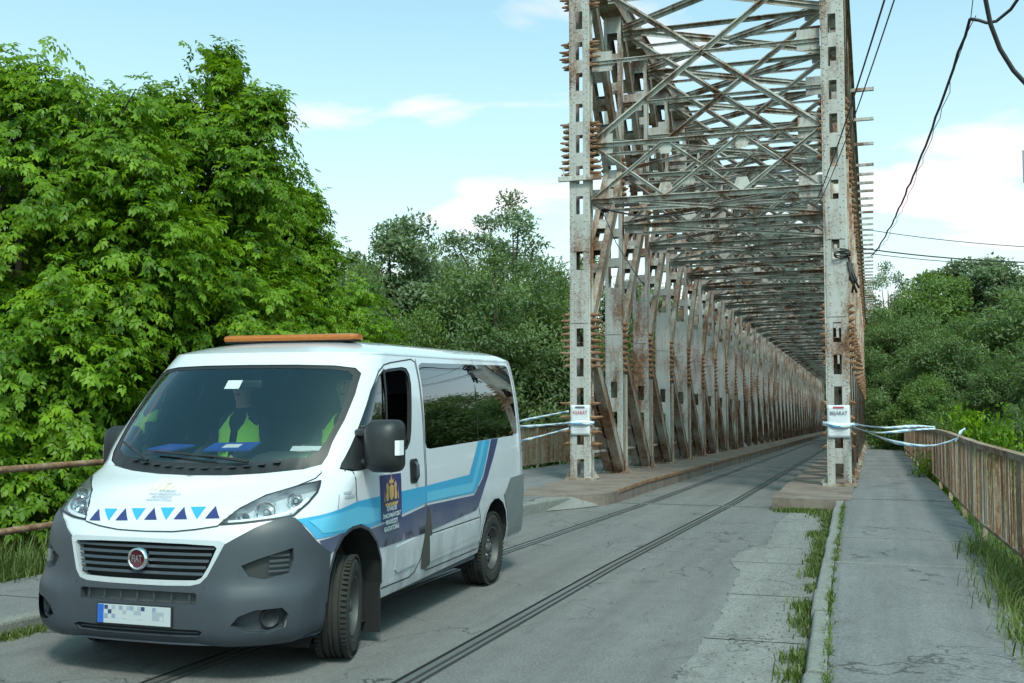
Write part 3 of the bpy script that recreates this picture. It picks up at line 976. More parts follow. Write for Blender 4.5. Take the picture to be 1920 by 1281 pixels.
tape('blue and white tape wound across the right notice', [(XRT - .3, yf + .1, zl + 1.2), (XRT - .2, yf, zl + 1.19), (XRT, yf - .012, zl + 1.16), (XRT + .2, yf - .005, zl + 1.17), (XRT + .29, yf + .1, zl + 1.17)], .09, 0, 14)
RP = Vector((1.2, 17.0, zw(17) + 1.07))
tape('upper tape stretched nearly level from the right post to the railing', [(XRT + .28, yf + .05, zl + 1.19), (.2, 20.0, zl + 1.15), (.8, 21.5, zl + 1.155), (1.2, 23.2, zl + 1.1)], .065, .5)
tape('lower tape sagging from the right post to the railing', [(XRT + .26, yf + .05, zl + 1.15), (-.1, 20.0, zl + 1.07), (.35, 19.0, zl + .93), (.85, 17.9, zl + .92), tuple(RP)], .065, .8)
tape('middle tape crossing above the right pavement', [(XRT + .26, yf + .05, zl + 1.13), (.1, 20.4, zl + 1.05), (.75, 21.4, zl + 1.09), (1.18, 22.6, zl + 1.08)], .06, .7)
tape('short knot of tape tied round the right railing', [tuple(RP + Vector((-.05, -.03, -.06))), tuple(RP + Vector((.0, -.02, .03))), tuple(RP + Vector((.03, .0, .1))), tuple(RP + Vector((.09, .01, .14)))], .05, .8, 10)
tape('top tape rising to the left post from behind the van', [(-8.25, 23.4, zl + 1.03), (-7.3, 22.4, zl + 1.22), (XL - .26, yf + .08, zl + 1.42)], .07, .4)
tape('straight tape from the left notice towards the van', [(-8.25, 23.0, zl + 1.04), (-7.2, 22.2, zl + 1.08), (XL - .26, yf + .06, zl + 1.18)], .07, .4)
tape('twisted lowest tape hanging from the left post', [(-8.25, 22.8, zl + .76), (-7.5, 22.4, zl + .74), (-6.9, 21.9, zl + .86), (XL - .26, yf + .08, zl + 1.07)], .075, 1.0)

# ------------------------------------------------------------ cables
M['cable'] = plain('black_cable', (.018, .018, .02), 0.55, var=.05)
def sag(a, b, s, n=24):
    a, b = Vector(a), Vector(b)
    return [a + (b - a) * (i / n) - Vector((0, 0, s * 4 * (i / n) * (1 - i / n))) for i in range(n + 1)]
def cable(label, pts, r, name='cable'):
    mb = MB(); mb.tube(pts, r, 6); o = mb.build(name, M['cable'], smooth=True)
    return tag(o, label, 'cable', 'overhead cables')
def ray(px, py, dist):
    """point in the place seen along a direction of the photograph at a given distance"""
    R_ = cam.rotation_euler.to_matrix()
    d = R_ @ Vector((px - 960, 640.5 - py, -1980)).normalized()
    return Vector((0, 0, EYE)) + d * dist
def wander(pts, amp, seed):
    r = random.Random(seed)
    return [p + Vector((r.uniform(-amp, amp), r.uniform(-amp, amp), r.uniform(-amp, amp))) for p in pts]
A_ = Vector((.9, BY + 6, 5.0)); 
a0, a1 = ray(1634, 480, 27), ray(1820, 36, 11)
cable('bundled cable slanting from the right truss up to the sky', wander(sag(a0, a1, .3, 40), .012, 1), .014)
cable('thin wire twisted along the slanting bundled cable', wander(sag(a0 + Vector((.03, 0, .02)), a1 + Vector((.04, 0, .05)), .38, 40), .025, 2), .004)
a2 = ray(1868, 40, 11); a3 = ray(1990, -120, 10.5)
cable('cable looping to the right at the upper corner', [a1, ray(1835, 38, 11), ray(1850, 43, 11), a2, ray(1895, 18, 11), a3], .015)
cable('thick cable curving down at the right edge', [ray(1846, -60, 9), ray(1848, 0, 9), ray(1857, 45, 9), ray(1875, 92, 9), ray(1900, 132, 9), ray(1940, 175, 9), ray(2000, 215, 9)], .017)
cable('thin wire running up from the cable bend', [a1, ray(1838, -120, 11)], .004)
q = Vector((XRT - .3, BY - .15, 5.7))
cable('left one of the two thin wires fixed to the right post', sag(q, ray(1695, -120, 9), .1), .009)
cable('right one of the two thin wires fixed to the right post', sag(q + Vector((.02, 0, -.1)), ray(1722, -140, 9), .15), .007)
for k, (y0_, y1_, r_) in enumerate(((430, 459, .008), (467, 484, .014), (475, 489, .008))):
    cable('%s of the three wires leaving the truss to the right' % ('topmost', 'thickest', 'lowest')[k], sag(ray(1604, y0_ - 3, 25), ray(2100, y1_ + 9, 25), .12), r_)
# loose cable along the portal struts
cable('slack black cable looped below the portal strut', sag((XA + .1, BY - .2, 5.8), (XA + 2.6, BY - .1, 5.62), .2) , .012)
cable('thin slack wire crossing beneath the portal strut', sag((XA + .15, BY - .18, 5.75), (XB - .05, BY - .15, 5.7), .35), .008)
cable('black cable dangling on the left portal post', [(XA + .08, BY - .22, 5.85), (XA + .3, BY - .22, 5.6), (XA + .55, BY - .2, 5.0), (XA + .9, BY - .1, 4.4), (XA + 1.1, BY, 4.1)], .01)
mb = MB(); r = random.Random(9)
for k in range(6):
    b0 = Vector((XRT + .24 + r.uniform(-.03, .05), BY - .12 + r.uniform(-.05, .05), 4.45 + r.uniform(-.1, .1)))
    mb.tube([b0 + Vector((r.uniform(-.05, .08), 0, 0)), b0 + Vector((r.uniform(0, .12), 0, -.3)), b0 + Vector((r.uniform(0, .16), .02, -.5 + r.uniform(-.15, .1)))], .022, 6)
for k in range(7):
    t0 = 2 * pi * k / 6
pts = [(XRT + .12 + .15 * math.cos(2 * pi * k / 24 * 2.3), BY - .2 + .05 * math.sin(k), 4.52 + .06 * math.sin(2 * pi * k / 24 * 2.3) + k * .003) for k in range(25)]
mb.tube(pts, .016, 6)
tag(mb.build('cable_coil', M['cable'], smooth=True), 'black tangle of coiled cable hanging on the right portal post', 'cable')

# sign at the right edge of the picture
M['sign_grey'] = plain('grey_sign_paint', (.35, .4, .45), 0.5)
sg = empty('road_sign', (4.02, 9.0, -.8)); tag(sg, 'grey sign board cut off by the right edge of the photo', 'sign')
mb = MB(); mb.box((0, 0, 4.35), (.62, .03, .28)); mb.build('board', M['sign_grey'], sg, bevel=.01)
mb = MB(); mb.tube([(0, .05, 0), (0, .05, 4.55)], .035, 10); mb.build('pole', M['steel'], sg, smooth=True)
bd = ray(1917, 290, 9.9)
sg.location = (bd.x + .31, bd.y, sg.location.z)
sg.children[0].location.z = bd.z - .1 - sg.location.z - 4.35

# ------------------------------------------------------------ vegetation
def unit(v): return v / np.maximum(np.linalg.norm(v, axis=-1, keepdims=True), 1e-9)
def leaf_mesh(name, pos, axis, nrm, L, W, mat, tint):
    """one folded rhombus per leaf"""
    axis = unit(axis); side = unit(np.cross(axis, nrm)); n2 = np.cross(side, axis)
    L = L[:, None]; W = W[:, None]
    V = np.stack([pos, pos + axis * L * .42 + side * W * .5 + n2 * W * .12, pos + axis * L - n2 * L * .12, pos + axis * L * .42 - side * W * .5 + n2 * W * .12], 1).reshape(-1, 3)
    n = len(pos)
    F = np.arange(n * 4).reshape(n, 4)
    return np_mesh(name, V, F, mat, tint)

def maple(name, label, base, lobes, n_shoots, seed, hgt, leaf=.82, mat='leaf_maple', parent_group='maple trees behind the pipe fence'):
    """drooping shoots with compound leaves over a set of ellipsoid lobes (cx,cy,cz,rx,ry,rz) relative to base"""
    rng = np.random.default_rng(seed)
    o = empty(name, base); tag(o, label, 'tree', parent_group)
    lob = np.array(lobes, float)
    wgt = np.maximum(lob[:, 3] * lob[:, 5], .6); wgt /= wgt.sum()
    pick = rng.choice(len(lob), n_shoots, p=wgt)
    d = unit(rng.normal(size=(n_shoots, 3))); d[:, 2] = np.abs(d[:, 2]) * np.where(rng.random(n_shoots) < .72, 1, -.75)
    rad = rng.uniform(.55, 1.0, n_shoots) ** .6
    c = lob[pick, :3]; r = lob[pick, 3:]
    noise = 1 + .16 * np.sin(d[:, 0] * 5 + pick) * np.cos(d[:, 2] * 6 + pick * 2) + rng.normal(0, .05, n_shoots)
    tip = c + d * r * (rad * noise)[:, None]
    out = unit(d * np.array([1, 1, .55]) + rng.normal(0, .18, (n_shoots, 3)))
    length = rng.uniform(.7, 1.25, n_shoots)
    K = 19
    t = np.linspace(0.05, 1, K)
    # shoot curve: rises out, then bends over
    base_p = tip - out * length[:, None] * .8
    P_ = base_p[:, None] + out[:, None] * (length[:, None, None] * t[None, :, None] * .95)
    P_[:, :, 2] += (length[:, None] * (.30 * t - .52 * t * t)[None])
    P_ += rng.normal(0, .045, P_.shape)
    pos = P_.reshape(-1, 3)
    shoot = np.repeat(np.arange(n_shoots), K)
    o2 = out[shoot]
    sidev = unit(np.cross(o2, np.array([0, 0, 1.])) + 1e-6)
    alt = np.where(np.tile(np.arange(K), n_shoots) % 2 == 0, 1, -1)[:, None]
    ax = unit(o2 * rng.uniform(.25, .8, (len(pos), 1)) + sidev * alt * rng.uniform(.35, .95, (len(pos), 1)) + np.array([0, 0, -1.]) * rng.uniform(.25, .95, (len(pos), 1)) + rng.normal(0, .16, pos.shape))
    nr = unit(np.array([0, 0, 1.]) + o2 * .55 + rng.normal(0, .22, pos.shape))
    # compound leaf: five leaflets on a short stalk
    allp, alla, alln, allL, allW = [], [], [], [], []
    s = unit(np.cross(ax, nr)); n2 = np.cross(s, ax)
    for (along, ang, ln) in ((.16, 0, 1.1), (.13, .75, .95), (.13, -.75, .95), (.07, .95, .85), (.07, -.95, .85)):
        a = unit(ax * math.cos(ang) + s * math.sin(ang) - n2 * rng.uniform(.0, .35, (len(pos), 1)))
        allp.append(pos + ax * along * leaf); alla.append(a); alln.append(unit(n2 + rng.normal(0, .2, pos.shape)))
        l = rng.uniform(.85, 1.15, len(pos)) * .105 * ln * leaf
        allL.append(l); allW.append(l * .5)
    tint1 = np.clip(rng.normal(.5, .2, n_shoots)[shoot] + rng.normal(0, .12, len(pos)), 0, 1)
    me = leaf_mesh('crown', np.concatenate(allp), np.concatenate(alla), np.concatenate(alln), np.concatenate(allL), np.concatenate(allW), M[mat], np.tile(tint1, 5))
    link('crown', me, o)
    mb = MB(); r_ = random.Random(seed)
    for k in range(3):
        x, y = r_.uniform(-.35, .35), r_.uniform(-.35, .35)
        lb = lobes[k % len(lobes)]
        top = Vector((lb[0] * .8, lb[1] * .8, lb[2] + lb[5] * .4))
        b0 = Vector((x, y, -.4))
        mid = b0.lerp(top, .45) + Vector((r_.uniform(-.2, .2), r_.uniform(-.2, .2), .2))
        mb.tube([b0, b0.lerp(mid, .5) + Vector((x * .3, y * .3, 0)), mid, mid.lerp(top, .55), top], [.12, .105, .08, .05, .015], 7)
    mb.build('trunk', M['bark'], o, smooth=True)
    mb = MB()
    for k in range(46):
        lb = lobes[r_.randrange(len(lobes))]
        dd = Vector((r_.gauss(0, 1), r_.gauss(0, 1), r_.gauss(0, .7))).normalized()
        e_ = Vector(lb[:3]) + Vector((dd.x * lb[3], dd.y * lb[4], dd.z * lb[5])) * r_.uniform(.6, .95)
        s_ = Vector((lb[0] * .7, lb[1] * .7, lb[2] - lb[5] * .3)) * r_.uniform(.7, 1)
        m_ = s_.lerp(e_, .5) + Vector((0, 0, .2))
        mb.tube([s_, m_, e_], [.035, .022, .006], 5, cap=False)
    mb.build('limbs', M['bark'], o, smooth=True)
    return o

def at(px, Z, py=757):
    """ground position of a column of the photograph at depth Z"""
    xc = (px - 960) / 1980 * Z
    return (xc * math.cos(YAW) - Z * math.sin(YAW), Z * math.cos(YAW) + xc * math.sin(YAW))
def hz_(py, Z): return EYE + (757 - py) / 1980 * Z

x, y = at(30, 13.2)
maple('maple_tree', 'bright green ash-leaved maple at the left edge of the photo', (x, y, -.1),
      [(0, 0, 3.9, 1.7, 1.7, 1.9), (-.9, .3, 2.4, 1.9, 1.7, 1.9), (.9, -.5, 2.0, 1.5, 1.4, 1.6), (.3, .2, 5.5, 1.0, 1.0, .9), (-.6, 0, 5.5, 1.0, .9, 1.1), (.4, -.9, .9, 1.6, 1.2, 1.1), (1.2, .4, 4.9, .85, .85, 1.1), (1.5, .5, 3.6, 1.0, 1.0, 1.2)], 1200, 1, 6.3)
x, y = at(330, 15.2)
maple('maple_tree', 'tallest bright green ash-leaved maple, its tip above the van roof bar', (x, y, -.2),
      [(-.2, 0, 4.7, 1.7, 1.6, 1.7), (.9, .2, 4.9, 1.1, 1.2, 1.35), (-1.5, .3, 4.2, 1.4, 1.4, 1.7), (.2, -.5, 2.7, 2.0, 1.5, 1.8), (-1.4, -.2, 2.2, 1.6, 1.5, 1.7), (1.2, 0, 2.6, 1.3, 1.3, 1.8), (.62, .1, 6.45, .36, .36, .85), (-.5, 0, 6.1, .8, .8, .6), (-1.5, -.5, 5.5, .8, .8, 1.0), (.1, -.6, 1.0, 2.4, 1.2, 1.2), (1.3, .1, 6.0, .45, .4, .7), (-1.35, -.2, 5.55, .95, .9, 1.0), (-2.0, -.3, 5.0, .9, .9, 1.2), (.0, 0, 5.9, .8, .8, .7)], 1650, 2, 7.0)
x, y = at(520, 17.8)
maple('maple_tree', 'maple with ragged right-hand branches above the van windscreen', (x, y, -.3),
      [(-.2, 0, 4.4, 1.0, 1.3, 1.6), (.3, .1, 4.6, .6, .9, 1.0), (.3, 0, 3.3, .8, 1.1, 1.4), (-.6, 0, 3.0, 1.5, 1.5, 2.0), (.2, -.2, 1.7, 1.4, 1.4, 1.6), (-.4, 0, 5.7, .5, .7, .5), (.25, .2, 5.3, .45, .6, .6), (.5, .3, 4.2, .5, .7, .8), (-.9, 0, 5.0, .8, .9, .9)], 1050, 3, 7.0)
x, y = at(655, 21.5)
maple('maple_tree', 'low yellow-green maple bush behind the van roof', (x, y, -.4),
      [(0, 0, 3.2, 1.1, 1.2, 1.5), (.6, .1, 2.2, .9, 1.1, 1.5), (-.7, 0, 3.0, 1.0, 1.1, 1.6), (0, -.3, 1.2, 1.5, 1.2, 1.4), (1.0, 0, 1.3, .6, .9, 1.1), (-.7, 0, 4.0, .5, .8, .6)], 700, 4, 4.6)

def crown_cloud(seed, n_clump, per, spread, leaf, aspect, mat, lobes, droop=0.0, flat=.75):
    rng = np.random.default_rng(seed)
    lob = np.array(lobes, float)
    w = lob[:, 3] * lob[:, 4] * lob[:, 5]; w /= w.sum()
    pk = rng.choice(len(lob), n_clump, p=w)
    d = unit(rng.normal(size=(n_clump, 3)))
    c = lob[pk, :3] + d * lob[pk, 3:] * (rng.uniform(.35, 1.0, n_clump) ** .5)[:, None]
    n = n_clump * per
    ci = np.repeat(np.arange(n_clump), per)
    size = rng.uniform(.65, 1.35, n_clump)
    g = rng.normal(size=(n, 3)); g = unit(g) * (rng.random(n) ** .45)[:, None]
    pos = c[ci] + g * (spread * size[ci])[:, None] * np.array([1, 1, flat])
    outd = unit(pos - lob[pk, :3][ci] * .9)
    ax = unit(rng.normal(size=(n, 3)) + outd * .7 + np.array([0, 0, -droop]))
    nr = unit(outd * .5 + g * .5 + np.array([0, 0, .7]) + rng.normal(0, .35, (n, 3)))
    L = leaf * rng.uniform(.7, 1.3, n)
    tint = np.clip(rng.normal(.5, .17, n_clump)[ci] + rng.normal(0, .1, n), 0, 1)
    return leaf_mesh('crown', pos, ax, nr, L, L * aspect, M[mat], tint), c
def trunk_mesh(c, hgt, seed, r0=.22, nl=26):
    mb = MB(); r = random.Random(seed)
    mb.tube([(0, 0, -.6), (.05, 0, hgt * .2), (-.05, .08, hgt * .45), (.05, 0, hgt * .7), (0, 0, hgt * .9)], [r0 * 1.3, r0, r0 * .75, r0 * .4, r0 * .1], 7)
    for k in r.sample(range(len(c)), min(nl, len(c))):
        e_ = Vector(c[k]); z0 = min(max(e_.z * .55, hgt * .12), hgt * .6)
        s_ = Vector((0, 0, z0)); m_ = s_.lerp(e_, .5) + Vector((0, 0, .25))
        mb.tube([s_, m_, e_], [r0 * .4, r0 * .24, r0 * .06], 5, cap=False)
    return mb.mesh('trunk', M['bark'], True)
TREES = {}
def kind(key, seed, n_clump, per, spread, leaf, aspect, mat, lobes, hgt, droop=0., flat=.75, r0=.22):
    me, c = crown_cloud(seed, n_clump, per, spread, leaf, aspect, mat, lobes, droop, flat)
    TREES[key] = (me, trunk_mesh(c, hgt, seed, r0), hgt)
# heights in metres for scale 1
kind('poplar', 21, 140, 260, .62, .19, .5, 'leaf_grey', [(0, 0, 9.5, 1.5, 1.5, 2.6), (1.3, 0, 8.6, 1.3, 1.2, 1.8), (-1.3, .3, 8.2, 1.3, 1.2, 2.2), (0, 0, 5.5, 2.4, 2.2, 2.6), (2.0, .2, 6.2, 1.1, 1.1, 1.4)], 12)
kind('willow', 22, 340, 270, .75, .19, .36, 'leaf_dark', [(0, 0, 6.5, 3.6, 3.2, 3.4), (-2.6, 0, 4.6, 2.6, 2.6, 3.2), (2.6, .3, 5.0, 2.6, 2.6, 3.4), (0, -.8, 2.6, 4.2, 2.6, 2.6)], 10, .5)
kind('airy', 23, 62, 210, .5, .16, .5, 'leaf_grey', [(0, 0, 10.3, 1.9, 1.6, 1.9), (1.5, 0, 9.3, 1.5, 1.3, 1.8), (-1.6, 0, 9.0, 1.3, 1.2, 1.8), (.5, 0, 7.2, 2.0, 1.6, 1.7)], 12, 0, .9, .2)
kind('round', 24, 270, 270, .8, .19, .45, 'leaf_mid', [(0, 0, 6.0, 3.2, 3.0, 3.6), (2.0, .4, 4.2, 2.5, 2.3, 3.0), (-2.2, 0, 4.0, 2.4, 2.4, 3.0), (0, 0, 8.6, 2.0, 1.9, 2.2)], 11, .3)
kind('bush', 25, 110, 170, .45, .12, .45, 'leaf_maple', [(0, 0, 1.6, 1.3, 1.3, 1.5), (.9, 0, 1.2, 1.0, 1.0, 1.1), (-.9, .2, 1.1, 1.0, 1.0, 1.1)], 3, .2, .8, .08)
FLOOR = -3.4
def tree(key, name, label, px, Z, top, rot, sx=1.0, group='trees beyond the bridge', cat='tree', dz=0):
    """tree whose top stands at row `top` of the photograph"""
    x, y = at(px, Z)
    me, tm, hgt = TREES[key]
    base = FLOOR + dz
    s = (hz_(top, Z) - base) / (hgt * 1.02)
    o = empty(name, (x, y, base), rot); o.scale = (s * sx, s * sx, s)
    link('crown', me, o); link('trunk', tm, o)
    return tag(o, label, cat, group)
tree('poplar', 'poplar_tree', 'grey-green poplar rising behind the low maple bush', 728, 40, 372, .3, 1.05)
tree('airy', 'poplar_tree', 'airy poplar with see-through crown left of the bridge portal', 962, 52, 372, 1.0, 1.25)
tree('willow', 'willow_tree', 'broad dark willow directly behind the van', 930, 40, 468, 0.4, .95)
tree('willow', 'willow_tree', 'dark willow half hidden by the left portal post', 1095, 46, 480, 2.2, .9)
tree('willow', 'willow_tree', 'grey willow between the poplar and the broad dark willow', 815, 58, 445, 1.4, .8)
tree('round', 'leafy_tree', 'mid-green tree in the gap behind the low maple bush', 770, 34, 560, 1.1, .7)
tree('round', 'leafy_tree', 'green tree showing through the first panels of the left truss', 1210, 62, 520, 2.0, 1.0)
tree('willow', 'willow_tree', 'dark willow showing through the middle of the left truss', 1300, 80, 560, 1.0, 1.0)
tree('round', 'leafy_tree', 'green tree behind the far panels of the left truss', 1390, 100, 590, .2, 1.1)
tree('willow', 'willow_tree', 'distant willow behind the far end of the left truss', 1460, 130, 620, 2.0, 1.1)
# behind the near maples, closing the view at the left
tree('round', 'leafy_tree', 'dark tree deep behind the maples at far left', 120, 27, 330, .5, 1.0)
tree('round', 'leafy_tree', 'dark tree deep behind the tallest maple', 330, 28, 330, 1.7, 1.0)
tree('willow', 'willow_tree', 'willow deep behind the ragged maple', 560, 30, 420, 2.7, .8)
# right bank
tree('airy', 'poplar_tree', 'thin airy poplar just right of the bridge', 1668, 95, 500, .2, 1.0)
tree('willow', 'willow_tree', 'dark willow beside the right truss above the pavement', 1688, 62, 560, 1.2, .85)
tree('round', 'leafy_tree', 'tall leafy tree right of the thin airy poplar', 1748, 72, 490, 2.9, 1.05)
tree('poplar', 'poplar_tree', 'tallest poplar on the right bank', 1815, 75, 460, .8, 1.4)
tree('poplar', 'poplar_tree', 'poplar at the right edge under the wires', 1890, 72, 462, 2.2, 1.4)
tree('willow', 'willow_tree', 'billowing willow in front of the right-bank poplars', 1800, 55, 600, .1, 1.0)
tree('willow', 'willow_tree', 'willow at the right edge above the railing', 1915, 48, 640, 1.9, .9)
tree('round', 'leafy_tree', 'low dark tree behind the right railing', 1730, 46, 690, 2.4, .9)
tree('willow', 'willow_tree', 'rounded grey willow bush at the right edge behind the railing', 1925, 36, 745, .9, .8)
tree('round', 'leafy_tree', 'dark tree closing the far end of the right pavement', 1655, 128, 640, .9, 1.2, dz=.8)
tree('round', 'leafy_tree', 'dark tree closing the far end of the bridge road', 1560, 165, 650, .1, 1.4, dz=1)
tree('willow', 'willow_tree', 'far dark willow beyond the end of the right truss', 1612, 150, 600, .6, 1.2, dz=.5)
# further along the right bank, seen in the van windows
for k in range(13):
    an, ds = math.radians(9 + k * 3.6), 62 + 14 * math.sin(k * 2.1)
    me, tm, hgt = TREES['round' if k % 2 else 'willow']; s = (8.3 + 1.6 * math.sin(k * 1.7) - FLOOR) / hgt
    o = empty('leafy_tree' if k % 2 else 'willow_tree', (ds * math.sin(an), ds * math.cos(an), FLOOR - 2.6), k * 1.3); s *= 1.22; o.scale = (s * 1.15, s * 1.15, s)
    link('crown', me, o); link('trunk', tm, o); tag(o, 'tree of the right bank, %s, mirrored in the van side windows' % ('leftmost', 'second from the left', 'third from the left', 'fourth from the left', 'fifth from the left', 'sixth from the left', 'the middle one', 'sixth from the right', 'fifth from the right', 'fourth from the right', 'third from the right', 'second from the right', 'rightmost')[k], 'tree', 'trees mirrored in the van')
# yellow-green bush just behind the right railing
tree('bush', 'leafy_bush', 'yellow-green bush close behind the right railing', 1828, 24, 786, .4, .62, 'bushes by the railing', 'bush')

# grass: tapered bent blades
def grass(name, label, pts, h, w, seed, mat='grass', lean=.5):
    rng = np.random.default_rng(seed)
    pts = np.array(pts, float); n = len(pts)
    a = rng.uniform(0, 2 * pi, n); hh = h * rng.uniform(.45, 1.25, n); ww = w * rng.uniform(.7, 1.4, n)
    d = np.stack([np.cos(a), np.sin(a), np.zeros(n)], 1); s = np.stack([-np.sin(a), np.cos(a), np.zeros(n)], 1)
    ln = (lean * rng.uniform(.2, 1.3, n) * hh)[:, None]
    up = np.array([0, 0, 1.])
    p1 = pts + d * ln * .3 + up * hh[:, None] * .6; p2 = pts + d * ln + up * (hh * .95)[:, None]
    V = np.stack([pts - s * ww[:, None] / 2, pts + s * ww[:, None] / 2, p1 + s * ww[:, None] * .4, p1 - s * ww[:, None] * .4, p2 + s * ww[:, None] * .08, p2 - s * ww[:, None] * .08], 1).reshape(-1, 3)
    b = np.arange(n)[:, None] * 6
    F = np.concatenate([b + np.array([0, 1, 2, 3]), b + np.array([3, 2, 4, 5])])
    t = np.clip(rng.normal(.5, .25, n), 0, 1)
    o = link(name, np_mesh(name, V, F, M[mat], np.tile(t, 2)))
    return tag(o, label, 'grass', kind='stuff')
rng = np.random.default_rng(4)
# weeds along the right kerb, in tufts
pts = []
for k in range(150):
    y = rng.uniform(4.5, 17.9)
    if 8.6 < y < 9.4 and rng.random() < .5: continue
    den_ = 1.0 if y > 11.5 else .55
    if rng.random() > den_: continue
    x = roadR(y) - abs(rng.normal(.03, .05)) - .01
    for j in range(int(rng.uniform(25, 70))):
        pts.append((x + rng.normal(0, .05), y + rng.normal(0, .09), zr(y) + .0))
pts = [p for p in pts if p[0] < roadR(p[1]) - .004]
grass('kerb_weeds', 'green weeds growing in the gutter along the right kerb', pts, .075, .012, 1)
pts = [(x_ + rng.normal(0, .05), 18.1 - abs(rng.normal(0, .16)), zr(18)) for x_ in rng.choice(rng.uniform(-1.55, -.75, 22), 1300)]
pts += [(rng.normal(-.72, .15), rng.normal(17.6, .35), zr(18)) for k in range(900)]
grass('plate_weeds', 'grass tuft against the front edge of the right kerb plate', pts, .07, .011, 2)
pts = []
for (cx_, cy_, n_, sp) in ((1.14, 12.3, 900, .17), (1.2, 11.2, 900, .2), (1.18, 10.2, 900, .2), (1.08, 9.1, 700, .18), (1.25, 9.8, 900, .3), (.98, 7.9, 500, .13), (1.05, 7.1, 600, .15), (1.3, 8.3, 900, .3)):
    for k in range(int(n_ * .38)):
        x, y = rng.normal(cx_, sp * .7), rng.normal(cy_, sp * 1.6)
        pts.append((x, y, -.02 if x > walkR(y) - .02 else .1))
grass('railing_grass', 'tall grass growing under the right railing', pts, .2, .009, 3, lean=1.1)
pts = [(rng.uniform(walkR(y) + .0, 6), y, 0) for y in rng.uniform(2, 19.5, 16000)]
pts = [(x, y, gh(x, y) - .02) for x, y, _ in pts]
grass('verge_grass', 'rough grass on the bank right of the pavement', pts, .18, .012, 5, lean=.9)
pts = []
for y in rng.uniform(2, 20, 30000):
    x = lwB(y) - rng.random() ** 1.4 * 5.5 + .05
    pts.append((x, y, gh(x, y) - .02))
grass('fence_grass', 'long grass below the maples behind the pipe fence', pts, .3, .014, 6, lean=.6)
pts = []
for k in range(60):
    y = rng.uniform(3.5, 9); 
    for j in range(40): pts.append((roadL(y) + rng.normal(.06, .05), y + rng.normal(0, .1), 0))
pts = [p for p in pts if p[0] > roadL(p[1]) + .003]
grass('left_kerb_weeds', 'low weeds in the gutter in front of the van, far left', pts, .05, .012, 7)

pts = []
for k in range(120):
    y = rng.uniform(5, 17.5); n_ = int(rng.uniform(4, 26))
    for j in range(n_): pts.append((walkL(y) + rng.normal(.0, .014), y + rng.normal(0, .07), zw(y) - .02))
grass('seam_weeds', 'thin weeds in the seam between right kerb and pavement', pts, .055, .009, 8, lean=.9)

# grit and leaf crumbs swept against the kerbs
rng = np.random.default_rng(12)
V_, F_ = [], []
def crumb(x, y, z, r, flat):
    b = len(V_); a0 = rng.uniform(0, 6.28)
    for k in range(4):
        a = a0 + k * pi / 2; V_.append((x + r * math.cos(a) * rng.uniform(.6, 1.2), y + r * math.sin(a) * rng.uniform(.6, 1.2), z))
    V_.append((x, y, z + r * flat))
    F_.extend([(b + k, b + (k + 1) % 4, b + 4) for k in range(4)])
for k in range(2600):
    y = rng.uniform(4.5, 18); u = rng.random()
    if u < .6: x = roadR(y) - abs(rng.normal(0, .22)); z = zr(y) + .012
    elif u < .8: x = rng.uniform(-2.2, -.6); z = zr(y) + .012
    else: x = walkL(y) + abs(rng.normal(0, .12)); z = zw(y)
    crumb(x, y, z, rng.uniform(.004, .013), rng.uniform(.3, .8))
o = link('gutter_grit', np_mesh('gutter_grit', np.array(V_), np.array(F_), plain('grit', (.16, .14, .11), .9, var=.4, scale=3)))
tag(o, 'grit and crumbs scattered along the right kerb', 'grit', kind='stuff')

# ------------------------------------------------------------ the van
def interp(tab, z):
    if z <= tab[0][0]: return tab[0][1]
    for (a, b), (c, d) in zip(tab, tab[1:]):
        if z <= c: return b + (d - b) * (z - a) / (c - a)
    return tab[-1][1]
def cubic(tab):
    out = []; n = len(tab)
    for i in range(n - 1):
        p0, p1, p2, p3 = tab[max(i - 1, 0)], tab[i], tab[i + 1], tab[min(i + 2, n - 1)]
        m1 = (p2[1] - p0[1]) / (p2[0] - p0[0]); m2 = (p3[1] - p1[1]) / (p3[0] - p1[0]); h = p2[0] - p1[0]
        for k in range(8):
            t = k / 8
            out.append((p1[0] + h * t, (2 * t**3 - 3 * t * t + 1) * p1[1] + (t**3 - 2 * t * t + t) * h * m1 + (-2 * t**3 + 3 * t * t) * p2[1] + (t**3 - t * t) * h * m2))
    out.append(tab[-1]); return out
XC = cubic([(.18, -.10), (.24, -.03), (.34, 0), (.55, 0), (.64, -.012), (.75, -.03), (.86, -.05), (.94, -.08), (1.0, -.135), (1.06, -.215), (1.12, -.32), (1.18, -.45), (1.235, -.59), (1.28, -.665), (1.35, -.71), (1.5, -.835), (1.7, -1.02), (1.9, -1.205), (2.06, -1.365)])
WW = cubic([(.18, .90), (.3, .985), (.5, 1.015), (.8, 1.025), (1.1, 1.02), (1.25, 1.01), (1.5, .985), (1.8, .94), (2.0, .89), (2.06, .87)])
AA = cubic([(.18, .55), (.6, .62), (.9, .62), (1.05, .6), (1.2, .50), (1.3, .42), (1.6, .38), (2.06, .35)])
NN = cubic([(.18, 3.0), (.9, 3.0), (1.1, 3.0), (1.3, 3.2), (2.06, 3.1)])
ZT, XRR, RK = 2.06, -4.955, .0175
def sec(z): return interp(XC, z), interp(WW, z), interp(AA, z), interp(NN, z)
SECC = {}
def secc(z):
    k = round(z, 5)
    if k not in SECC: SECC[k] = sec(z)
    return SECC[k]
